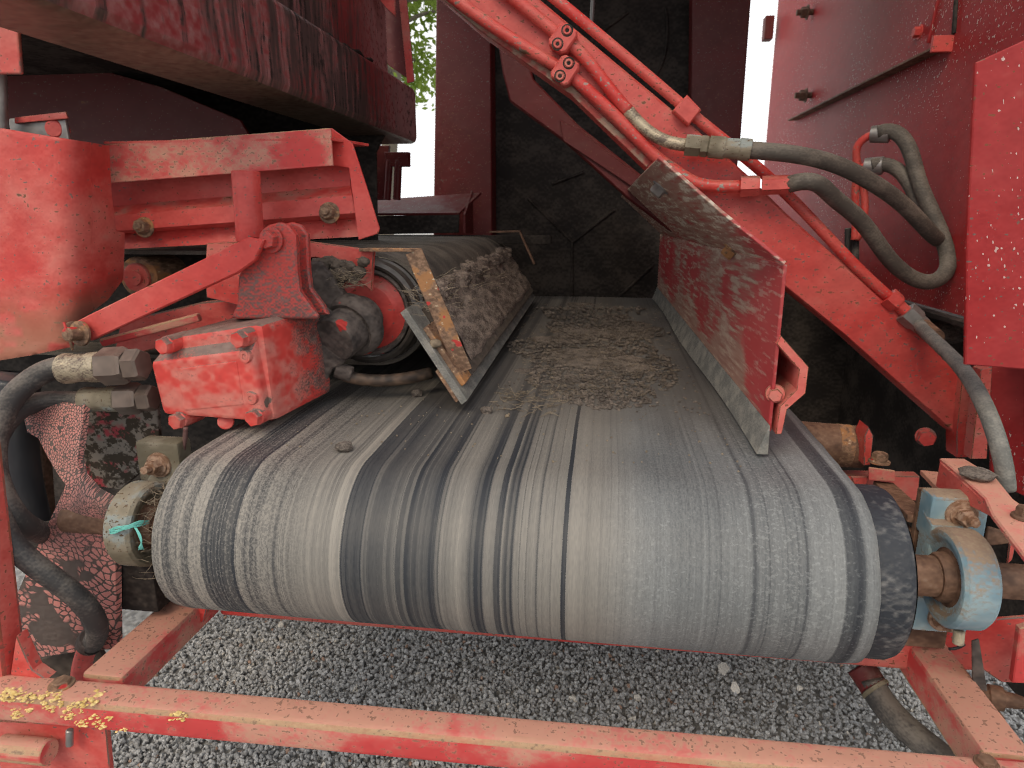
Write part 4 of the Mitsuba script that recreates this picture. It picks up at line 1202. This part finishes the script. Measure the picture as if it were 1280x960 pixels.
solo("twine", cat(*tw), "mat_twine", "frayed turquoise twine wrapped over the left bearing", "twine", smooth=True)
solo("drip_strand", tube([at(232, 534, y=0.97), at(231, 552, y=0.972), at(229, 566, y=0.975)], A([0.004] * 6 + [0.003] * 6), 12, 8), "mat_clevis", "short greasy strand hanging under the red motor", "strand", smooth=True)

# ------------------------------------------------------------------ big diagonal arm with pipes
YA = 1.50
arm = thing("lift_arm", "big red diagonal box arm running from upper middle to lower right", "arm")
edge_u = [(640, -30), (676, 0), (842, 138), (866, 157), (935, 219), (985, 268), (1100, 369), (1216, 470)]
edge_l = [(1197, 546), (1122, 480), (1055, 420), (981, 360), (808, 211), (712, 118), (600, 39), (520, -30)]
part(arm, "box_section", prism([at(x, y, y=YA) for x, y in edge_u + edge_l], (0, 0.075, 0.0), 0.005), "mat_red_clean")
part(arm, "lower_edge_strip", prism([at(x, y, y=YA - 0.004) for x, y in [(520, -30), (600, 38), (712, 117), (808, 209)] + [(814, 202), (716, 108), (604, 29), (530, -30)]], (0, 0.004, 0.0), 0.0015), "mat_edge_dust")
part(arm, "end_plate", plate([(1205, 452), (1217, 462), (1216, 572), (1196, 572), (1196, 540)], y=YA - 0.02, t=0.05), "mat_red")
part(arm, "bolt", cat(rod(at(1157, 546, y=1.46), at(1157, 546, y=1.62), 0.020), hexa(at(1157, 546, y=1.46), [-0.2, -1, 0], 0.032, 0.016)), "mat_red")
br_ = thing("brace_beam", "dark red cranked brace beam behind and below the diagonal arm", "beam")
part(br_, "box_section", prism([at(x, y, y=2.05) for x, y in ((622, 50), (628, 90), (637, 126), (704, 175), (785, 248), (840, 290), (850, 262), (806, 222), (723, 156), (667, 99), (655, 60))], (0, 0.09, 0), 0.004), "mat_red_shaded")
part(br_, "joint_plate", plate([(700, 150), (724, 162), (806, 226), (800, 240), (704, 176)], y=2.04, t=0.006), "mat_red_shaded")


def armp(px, py, o_=0.0):
    return at(px, py, y=YA - o_)


rP = 0.0125
pa = thing("hydraulic_pipe", "red steel pipe along the arm ending in a bare grey bend and hose nut", "pipe")
part(pa, "upper_run", tube([armp(616, -24, .02), armp(642, -2, .02), armp(690, 37, .02), armp(703, 48, .02), armp(718, 59, .02), armp(752, 98, .02), armp(786, 139, .02)], rP, 40, 16), "mat_pipe", True)
part(pa, "bare_bend", tube([armp(785, 138, .02), armp(797, 152, .022), armp(816, 168, .03), armp(838, 178, .04), armp(858, 181, .045)], rP, 24, 16), "mat_zinc", True)
hx = armp(857, 181, .045); hd = unit(armp(930, 187, .06) - hx)
part(pa, "nut", cat(hexa(hx, hd, 0.037, 0.03), hexa(hx + hd * 0.03, hd, 0.035, 0.015, .6)), "mat_olive", 25)
hb = thing("hydraulic_pipe", "red steel pipe along the arm bending level into a red nut", "pipe")
part(hb, "run", tube([armp(560, -8, .02), armp(600, 22, .02), armp(650, 55, .02), armp(690, 79, .02), armp(706, 88, .02), armp(718, 98, .02), armp(768, 144, .02), armp(819, 194, .02), armp(850, 217, .022), armp(872, 229, .028), armp(900, 233, .035), armp(926, 233, .04)], rP, 70, 16), "mat_pipe", True)
b0 = armp(926, 233, .04); b1 = armp(1000, 230, .06); bd = unit(b1 - b0)
part(hb, "nut", cat(hexa(b0, bd, 0.036, 0.036), hexa(b0 + bd * 0.04, bd, 0.032, 0.055, .5)), "mat_red_clean", 25)
p3 = thing("hydraulic_pipe", "long thin red pipe above the arm, ending in a grey hose nut", "pipe")
part(p3, "run", tube([armp(676, -16, .0), armp(696, 0, .0), armp(847, 127, .0), armp(870, 147, .0), armp(960, 221, .0), armp(1030, 291, .0), armp(1112, 372, .0)], 0.0115, 60, 16), "mat_pipe", True)
n0 = armp(1110, 370, .0); n1 = armp(1146, 402, .01); nd = unit(n1 - n0); LN_ = np.linalg.norm(n1 - n0)
part(p3, "nut", hexa(n0, nd, 0.036, LN_ * 0.35), "mat_red_clean", 25)
part(p3, "neck", rod(n0 + nd * LN_ * 0.33, n0 + nd * LN_ * 0.62, 0.013), "mat_red_clean")
part(p3, "hose_nut", cat(hexa(n0 + nd * LN_ * 0.6, nd, 0.040, LN_ * 0.42, 0.5), rod(n0 + nd * LN_ * 0.98, n0 + nd * LN_ * 1.2, 0.019)), "mat_steel", 25)


def clampblock(cpx, cpy, screws, label):
    t = thing("pipe_clamp", label, "clamp")
    a1, b1_ = A(screws[0]), A(screws[1])
    u = (a1 - b1_) / np.linalg.norm(a1 - b1_); v = A([u[1], -u[0]])
    cc = A([cpx, cpy])
    q = []
    for s, k in ((1, .7), (.7, 1), (-.7, 1), (-1, .7), (-1, -.7), (-.7, -1), (.7, -1), (1, -.7)):
        q.append(cc + u * 17 * s + v * 13.5 * k)
    part(t, "block", prism([armp(x, y, .044) for x, y in q], (0, 0.040, 0), 0.003), "mat_red_clean")
    for x, y in screws:
        sq = part(t, "screw", cap_screw(armp(x, y, .044), [0, -1, 0], 0.0085), "mat_red")
        part(sq, "shade_ring", lathe(armp(x, y, .0435), [0, -1, 0], [(-0.002, 0.0122), (0.0008, 0.0118), (0.0008, 0.0092), (-0.002, 0.009)], 28, True), "mat_dark")  # dark disc behind the screw paints the shade of a groove
        part(sq, "socket", rod(armp(x, y, .0455), armp(x, y, .0472), 0.0036, 0.0002, 12), "mat_dark")  # raised dark disc, shade of the socket put into its colour
    return t


clampblock(703.5, 47, [(709, 38), (697, 55)], "red two bolt clamp block on the upper pipe of the arm")
clampblock(706, 87.5, [(711, 79), (700, 95)], "red two bolt clamp block on the lower pipe, lower of the pair")
cg = thing("pipe_clamp", "small red box clip holding the long pipe on top of the arm", "clamp")
part(cg, "block", prism([armp(x, y, .028) for x, y in ((841, 138), (859, 118), (877, 137), (861, 157))], (0, 0.05, 0), 0.003), "mat_red_clean")

# ------------------------------------------------------------------ hoses at the right
def hose(label, pts, r, mat="mat_hose_dusty", f=None):
    t = thing("rubber_hose", label, "hose")
    part(t, "rubber", tube(pts, r, 70, 20), mat, True)
    return t


e = hx + hd * 0.045
ha = hose("dusty hose from the bare pipe bend sweeping right to the tower wall", [e, e + hd * 0.10, at(985, 192, y=1.43), at(1040, 204, y=1.46), at(1090, 228, y=1.5), at(1130, 257, y=1.55), at(1160, 288, y=1.6), at(1176, 300, y=1.66)], 0.0165)
part(ha, "ferrule", lathe(e, hd, [(0, 0.017), (0.001, 0.021), (0.03, 0.0215), (0.033, 0.0195), (0.058, 0.0195), (0.06, 0.0215), (0.08, 0.021), (0.081, 0.0175)], 28), "mat_olive", 30)
e = b0 + bd * 0.09
hose("dusty hose looping from the red pipe nut down and back up to the wall fitting", [e, e + bd * 0.05, at(1040, 245, y=1.46), at(1075, 275, y=1.5), at(1105, 315, y=1.53), at(1135, 344, y=1.56), at(1165, 352, y=1.58), at(1183, 338, y=1.60), at(1182, 310, y=1.63), at(1166, 268, y=1.66), at(1148, 225, y=1.7), at(1138, 190, y=1.72), at(1122, 167, y=1.74), at(1098, 166, y=1.76)], 0.0165)
hose("short dusty hose hanging from the lower wall fitting beside the tower", [at(1090, 207, y=1.76), at(1108, 206, y=1.75), at(1124, 214, y=1.74), at(1140, 236, y=1.72), at(1152, 262, y=1.70), at(1160, 276, y=1.69)], 0.0155)
hl = hose("grey hose from the pipe end at the arm foot hanging to the rail", [n0 + nd * LN_ * 1.1, at(1160, 418, y=1.40), at(1195, 452, y=1.25), at(1222, 490, y=1.12), at(1240, 530, y=1.05), at(1252, 570, y=1.02), at(1258, 612, y=1.01)], 0.0125, "mat_rubber_strip")
part(hl, "ferrule", rod(n0 + nd * LN_ * 1.15, n0 + nd * LN_ * 1.15 + unit(at(1175, 430, y=1.36) - at(1150, 408, y=1.45)) * 0.07, 0.0175), "mat_rust")

wf = thing("wall_fitting", "pair of bent red pipes with grey hose ends on the tower wall", "pipe")
for (x0, y0_, x1, y1) in ((1070, 262, 1098, 167), (1062, 268, 1090, 207)):
    part(wf, "pipe", tube([at(x0 + (0 if y1 < 200 else 6), 300, y=1.80), at(x0 + 1 + (0 if y1 < 200 else 6), y1 + 34, y=1.80), at(x0 + 3 + (0 if y1 < 200 else 6), y1 + 14, y=1.79), at(x1 - 14, y1 + 4, y=1.78), at(x1 - 3, y1, y=1.77)], 0.009, 30, 12), "mat_pipe", True)
    part(wf, "ferrule", lathe(at(x1 - 10, y1 + 1, y=1.775), at(x1 + 14, y1, y=1.755) - at(x1 - 10, y1 + 1, y=1.775), [(0, 0.012), (0.002, 0.019), (0.04, 0.021), (0.042, 0.017)], 24), "mat_steel", 30)
vr = thing("vertical_rods", "two thin dark rods standing beside the tower wall behind the hoses", "rod")
part(vr, "rod", rod(at(1069, 285, y=1.82), at(1069, 330, y=1.82), 0.009), "mat_hose")
part(vr, "rod", rod(at(1060, 285, y=1.84), at(1060, 330, y=1.84), 0.008), "mat_hose")

# ------------------------------------------------------------------ tower wall at the right
tw_ = thing("hopper_tower", "tall dark red steel tower wall with rounded corner and white paint specks at the right", "panel")
XW = 0.75
yc = at(966, 100, x=XW)[1]
ang = np.linspace(0, np.pi / 2, 12)
rC = 0.3
prof_ = [(XW, y) for y in np.linspace(1.0, yc, 30)] + [(XW + rC - rC * math.cos(a), yc + rC * math.sin(a)) for a in ang[1:]] + [(1.9, yc + rC)]
prof_ = A(prof_)
zlo, zhi = 1.045, 3.0
V = np.vstack([np.c_[prof_, np.full(len(prof_), z)] for z in np.linspace(zlo, zhi, 14)])
npf = len(prof_)
V2 = V.copy(); V2[:, 0] += 0.006
i = (np.arange(13)[:, None] * npf + np.arange(npf - 1)[None]).ravel()
q = np.vstack([np.stack([i, i + 1, i + npf + 1], 1), np.stack([i, i + npf + 1, i + npf], 1)])
part(tw_, "wall", trimesh.Trimesh(V, q[:, ::-1], process=False), "mat_red_speckled", True)
rail0, rail1 = at(992, 150, x=XW - 0.01), at(1184, 57, x=XW - 0.01)
part(tw_, "angle_bar", cat(beam(rail0, rail1, 0.045, 0.006, (0, 0, 1), 0.001), beam(rail0 + A([0.02, 0, 0.022]), rail1 + A([0.02, 0, 0.022]), 0.006, 0.045, (0, 0, 1), 0.001)), "mat_rust")
part(tw_, "bar_end", box(at(1178, 55, x=XW - 0.02), (0.045, 0.012, 0.035), r=0.002), "mat_red_clean")
for px, py in ((1016, 15), (1014, 119)):
    c = at(px, py, x=XW)
    part(tw_, "stud", cat(rod(c, c + [-0.06, 0, 0], 0.011), bolt(c + [-0.02, 0, 0], [-1, 0, 0], 0.034)), "mat_rust")
for px, py in ((1150, 40),):
    c = at(px, py, x=XW)
    part(tw_, "bolt", bolt(c, [-1, 0, 0], 0.022), "mat_red_clean")
part(tw_, "weld_seam", tube([at(1172, 0, x=XW - .002), at(1160, 54, x=XW - .002)], 0.004, 8, 6), "mat_red_speckled", True)
part(tw_, "crease", tube([at(1196, 0, x=XW - .001), at(1193, 42, x=XW - .001)], 0.006, 8, 6), "mat_dark", True)
part(tw_, "latch", box(at(960, 36, y=3.6), (0.04, 0.06, 0.10), r=0.004), "mat_red_shaded")
part(tw_, "dark_fill_wall", box([0.93, 2.1, 0.63], (0.02, 2.4, 0.80), r=0.002), "mat_dark")  # added dark panel standing in for the shaded cavity
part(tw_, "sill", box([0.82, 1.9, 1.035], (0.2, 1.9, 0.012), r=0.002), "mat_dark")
ft = solo("foreground_plate", plate([(1220, 78), (1290, 46), (1330, 30), (1330, 466), (1207, 456), (1209, 300), (1214, 200)], y=1.02, t=0.008), "mat_red_speckled", "near red plate with white scratches hanging at the right picture edge", "plate")
rp = thing("right_post", "narrow red post and pink panel standing below the near right plate", "post")
part(rp, "post", plate([(1226, 462), (1241, 458), (1234, 574), (1214, 574)], y=1.30, t=0.03), "mat_red")
part(rp, "panel", plate([(1238, 458), (1320, 458), (1320, 640), (1240, 600)], y=1.34, t=0.01), "mat_red_speckled")
solo("rag_clod", cat(clod(at(1190, 416, y=1.7), 0.035, 5, 2), clod(at(1180, 412, y=1.7), 0.03, 6, 2)), "mat_soil", "grey lump of dried soil lying behind the grey hose nut", "clod", smooth=True)

# ------------------------------------------------------------------ chevron elevator, posts, added shading sheets
ev = thing("elevator_tower", "dark upright elevator frame with tall red posts and a chevron belt at the back", "elevator")
YE = 2.66
part(ev, "left_post", prism([at(x, y, y=2.6) for x, y in ((541, 330), (544, 120), (546, -60), (612, -60), (614, 120), (616, 420), (560, 420), (552, 400))], (0, 0.10, 0), 0.004), "mat_red_shaded")
part(ev, "right_post", prism([at(x, y, y=2.6) for x, y in ((866, -60), (864, 170), (862, 330), (908, 330), (926, 170), (943, -60))], (0, 0.10, 0), 0.004), "mat_red_shaded")
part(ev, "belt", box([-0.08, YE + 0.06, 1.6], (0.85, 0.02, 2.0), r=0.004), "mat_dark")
ribs = [[(715, 385), (715, 300)], [(715, 302), (660, 248)], [(717, 302), (768, 262)], [(768, 376), (818, 330)], [(745, 388), (768, 375)], [(832, 10), (829, 75), (815, 100)], [(745, 45), (785, 15)], [(690, 230), (730, 215)]]
for r_ in ribs:
    part(ev, "chevron_rib", tube([at(x, y, y=YE + 0.045) for x, y in r_], 0.006, 10, 8), "mat_dark", True)
part(ev, "guide_rod", rod(at(742, -20, y=2.5), at(739, 40, y=2.5), 0.008), "mat_steel")
part(ev, "dark_fill_sheet", box([0.62, 2.70, 0.62], (0.75, 0.02, 1.04), r=0.002), "mat_dark")  # added dark fill, painting shade into the gap behind the arm
part(ev, "shade_roof", box([-0.05, 2.12, 2.36], (1.5, 1.3, 0.02), r=0.003), "mat_dark")  # unseen roof, added to shade the interior
part(ev, "shade_wall", box([0.40, 2.75, 1.1], (0.02, 0.2, 1.3), r=0.002), "mat_dark")  # added wall closing the back to keep light out

# ------------------------------------------------------------------ upper left hopper
ho = thing("upper_hopper", "sloping hopper box with black run off streaks on its red flank at upper left", "hopper")
XH = -0.613
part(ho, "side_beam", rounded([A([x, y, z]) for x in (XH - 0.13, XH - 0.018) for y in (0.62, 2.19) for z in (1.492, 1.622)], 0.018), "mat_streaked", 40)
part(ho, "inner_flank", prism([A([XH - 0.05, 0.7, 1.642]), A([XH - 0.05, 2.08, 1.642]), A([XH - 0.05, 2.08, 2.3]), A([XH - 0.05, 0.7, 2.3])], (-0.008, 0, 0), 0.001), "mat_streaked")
part(ho, "end_flange", rounded([at(x, y, y=yy) for x, y in ((497, -30), (505, -30), (517, 101), (510, 103)) for yy in (2.1, 2.16)], 0.003), "mat_red")
part(ho, "flange_web", plate([(480, -30), (500, -30), (512, 100), (486, 82), (470, 60)], y=2.12, t=0.01), "mat_red_shaded")
part(ho, "corner_plate", plate([(458, -20), (494, -20), (494, 20), (484, 12)], y=1.95, t=0.008), "mat_red")
part(ho, "shade_floor", box([-1.35, 1.58, 1.60], (1.3, 1.15, 0.02), r=0.003), "mat_dark")  # added sheet, cut to shade the cavity below without dimming the left side
part(ho, "torn_edge", tube([A([XH - 0.02, 1.52 + 0.03 * k, 1.634 + 0.004 * (k % 3) + 0.006 * (k > 5)]) for k in range(12)], 0.005, 40, 6), "mat_dark", True)
part(ho, "hook_bracket", cat(plate([(480, 190), (510, 190), (510, 208), (484, 208)], y=2.3, t=0.03), rod(at(487, 200, y=2.31), at(484, 250, y=2.31), 0.012), rod(at(498, 200, y=2.31), at(496, 250, y=2.31), 0.013), plate([(464, 182), (486, 182), (480, 250), (462, 250)], y=2.32, t=0.02)), "mat_red_shaded")
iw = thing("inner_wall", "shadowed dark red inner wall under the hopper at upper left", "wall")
part(iw, "sheet", plate([(-300, 20), (35, 62), (200, 108), (300, 150), (330, 200), (330, 420), (-300, 420)], y=1.62, t=0.01), "mat_red_shaded")
part(iw, "shade_sheet", plate([(-500, -60), (300, -20), (490, 150), (470, 190), (472, 330), (-500, 330)], y=1.95, t=0.01), "mat_dark")  # added dark sheet painting the black shade beyond the channel beam
ty = thing("feed_tray", "dark red dusty tray lip at the back above the upper belt", "tray")
part(ty, "slope", prism([at(470, 247, y=2.45), at(601, 238, y=2.50), at(574, 268, y=2.36), at(468, 270, y=2.36)], (0, 0.004, -0.008), 0.001), "mat_red_shaded")
part(ty, "front_face", plate([(468, 270), (574, 268), (573, 291), (468, 293)], y=2.36, t=0.01), "mat_dark")
part(ty, "side_face", prism([at(574, 268, y=2.36), at(601, 238, y=2.50), at(598, 292, y=2.50), at(573, 291, y=2.36)], (-0.008, 0, 0), 0.001), "mat_red_shaded")
part(ty, "ledge", box([-0.55, 2.42, 1.17], (0.7, 0.03, 0.03), r=0.003), "mat_dark")

# ------------------------------------------------------------------ soil on the belt
def beltz(y):
    return Z0 + RB + SL * (y - Y0)


g = np.random.default_rng(17)
ms = []
n_ = 0
while n_ < 3200:
    px, py = g.uniform(600, 880), g.uniform(384, 512)
    mask = meshkit.fbm(A([px / 38, py / 16, 0.3]), 3, 5)
    cx = 745 + (py - 440) * 0.22
    w = 108 - abs(py - 440) * 0.35
    k = 1 - ((px - cx) / w) ** 2 - max(0, (py - 470) / 55) ** 2
    if mask < 0.62 - 0.42 * k: continue
    p = at(px, py, z=0.905); p = at(px, py, z=beltz(p[1]))
    if p[1] > 2.6 or p[0] > 0.19: continue
    r = g.uniform(0.0012, 0.0042) * (1 + 0.5 * (p[1] - 1.1))
    ms.append(clod(p + [0, 0, r * 0.3], r, n_, 1, 0.6))
    n_ += 1
for k in range(520):
    p = A([-0.01 + g.normal(0, 0.13), 1.32 + abs(g.normal(0, 0.35)) - 0.14, 0.0])
    if p[0] > 0.19 or p[0] < -0.2 or p[1] > 2.5: continue
    r = g.uniform(0.0008, 0.0034) ** 1.0
    ms.append(clod(A([p[0], p[1], beltz(p[1]) + r * 0.3]), r, k + 5000, 1, 0.65))
solo("belt_soil", cat(*ms), "mat_soil", "layer of dry crumbled soil spread on the back of the wide belt", "soil", kind="stuff", smooth=True)
ms = []
for k in range(26):
    p0_ = A([-0.02 + g.normal(0, 0.075), g.uniform(1.4, 2.5), 0]); p0_[2] = beltz(p0_[1]) - 0.004
    if p0_[0] > 0.13: continue
    ms.append(clod(p0_, g.uniform(0.04, 0.10), k + 900, 3, 0.085))
solo("soil_crust", cat(*ms), "mat_soil", "flat brown crust of soil lying deeper in on the wide belt", "soil", kind="stuff", smooth=True)
fb = []


def soilspot(g):
    while True:
        px, py = g.uniform(640, 868), g.uniform(390, 500)
        k = 1 - ((px - (745 + (py - 440) * 0.22)) / 105) ** 2 - max(0, (py - 470) / 45) ** 2
        if k > 0.15:
            p = at(px, py, z=0.91)
            if p[1] < 2.5 and p[0] < 0.18:
                return A([p[0], p[1], beltz(p[1]) + 0.006])


solo("plant_fibres", cat(fibres(900, soilspot, 0.016, 0.0004, 0.10, 41, 0.5), fibres(110, lambda g: A([g.uniform(-0.2, -0.08), g.uniform(1.13, 1.3), beltz(1.2) + 0.004]), 0.028, 0.0006, 0.1, 42, 0.5)), "mat_straw",
     "dry plant fibres mixed through the soil on the wide belt", "plant debris", kind="stuff", smooth=False)
for i, (px, py, r, l) in enumerate([(430, 556, .0125, "brown clod on the left part of the wide belt, the nearest to the camera"), (608, 510, .0105, "brown clod on the belt just right of the scraper foot"),
                                    (521, 489, .011, "flat dark clod under the scraper on the belt"), (634, 517, .0042, "tiny white chip on the belt right of the scraper foot")]):
    p = at(px, py + 3, z=0.905); p = at(px, py + 3, z=beltz(p[1]) + r * 0.4)
    solo("soil_clod", clod(p, r, 60 + i, 3, 0.7), "mat_straw" if i == 3 else "mat_soil", l, "clod", smooth=True)
cr = []
for k in range(130):
    x, y = g.uniform(-0.5, 0.2), Y0 + abs(g.normal(0, 0.16)) + 0.02
    r = g.uniform(0.0008, 0.0020)
    cr.append(clod([x, y, beltz(y) + r * 0.3], r, k, 1, 0.8))
solo("soil_crumbs", cat(*cr), "mat_straw", "tiny pale crumbs scattered over the front of the wide belt", "soil", kind="stuff", smooth=True)

# ------------------------------------------------------------------ low right: hose and valve over the gravel
lh = thing("drain_hose", "brown black hose hanging below the belt at lower right above the gravel", "hose")
part(lh, "rubber", tube([at(1088, 850, y=1.03), at(1105, 880, y=1.0), at(1135, 912, y=0.96), at(1175, 945, y=0.92), at(1215, 975, y=0.88)], 0.021, 30, 20), "mat_hose", True)
part(lh, "ferrule", tube([at(1074, 832, y=1.05), at(1082, 843, y=1.04), at(1094, 862, y=1.02)], 0.0225, 12, 20), "mat_red_shaded", True)
part(lh, "clip", lathe(at(1094, 861, y=1.02), at(1098, 866, y=1.015) - at(1094, 861, y=1.02), [(-0.003, 0.0225), (-0.002, 0.0245), (0.003, 0.0245), (0.004, 0.0225)], 32, True), "mat_olive")
vv = thing("rusty_valve", "rusty branched pipe valve beside the right frame rail above the gravel", "valve")
part(vv, "main_pipe", rod(at(1192, 845, y=1.0), at(1240, 905, y=0.98), 0.014), "mat_rust")
part(vv, "collar", rod(at(1196, 850, y=0.99), at(1206, 862, y=0.99), 0.018), "mat_rust")
part(vv, "hex_body", hexa(at(1212, 870, y=0.985), at(1232, 893, y=0.98) - at(1212, 870, y=0.985), 0.036, 0.035), "mat_rust")
part(vv, "end_nut", cat(hexa(at(1233, 894, y=0.98), at(1246, 912, y=0.975) - at(1233, 894, y=0.98), 0.034, 0.02), rod(at(1240, 900, y=0.978), at(1247, 913, y=0.972), 0.012)), "mat_rust")
part(vv, "branch", lathe(at(1222, 868, y=0.985), at(1282, 879, y=0.97) - at(1222, 868, y=0.985), [(0, 0.013), (0.012, 0.015), (0.014, 0.018), (0.032, 0.018), (0.034, 0.012), (0.05, 0.011), (0.075, 0.004)], 24), "mat_rust")
solo("blue_twine", tube([at(1186, 811, y=0.98), at(1196, 810, y=0.975), at(1206, 805, y=0.975)], 0.0022, 14, 6), "mat_drum", "scrap of dark blue twine on the dirty plate under the blue bearing", "twine", smooth=True)
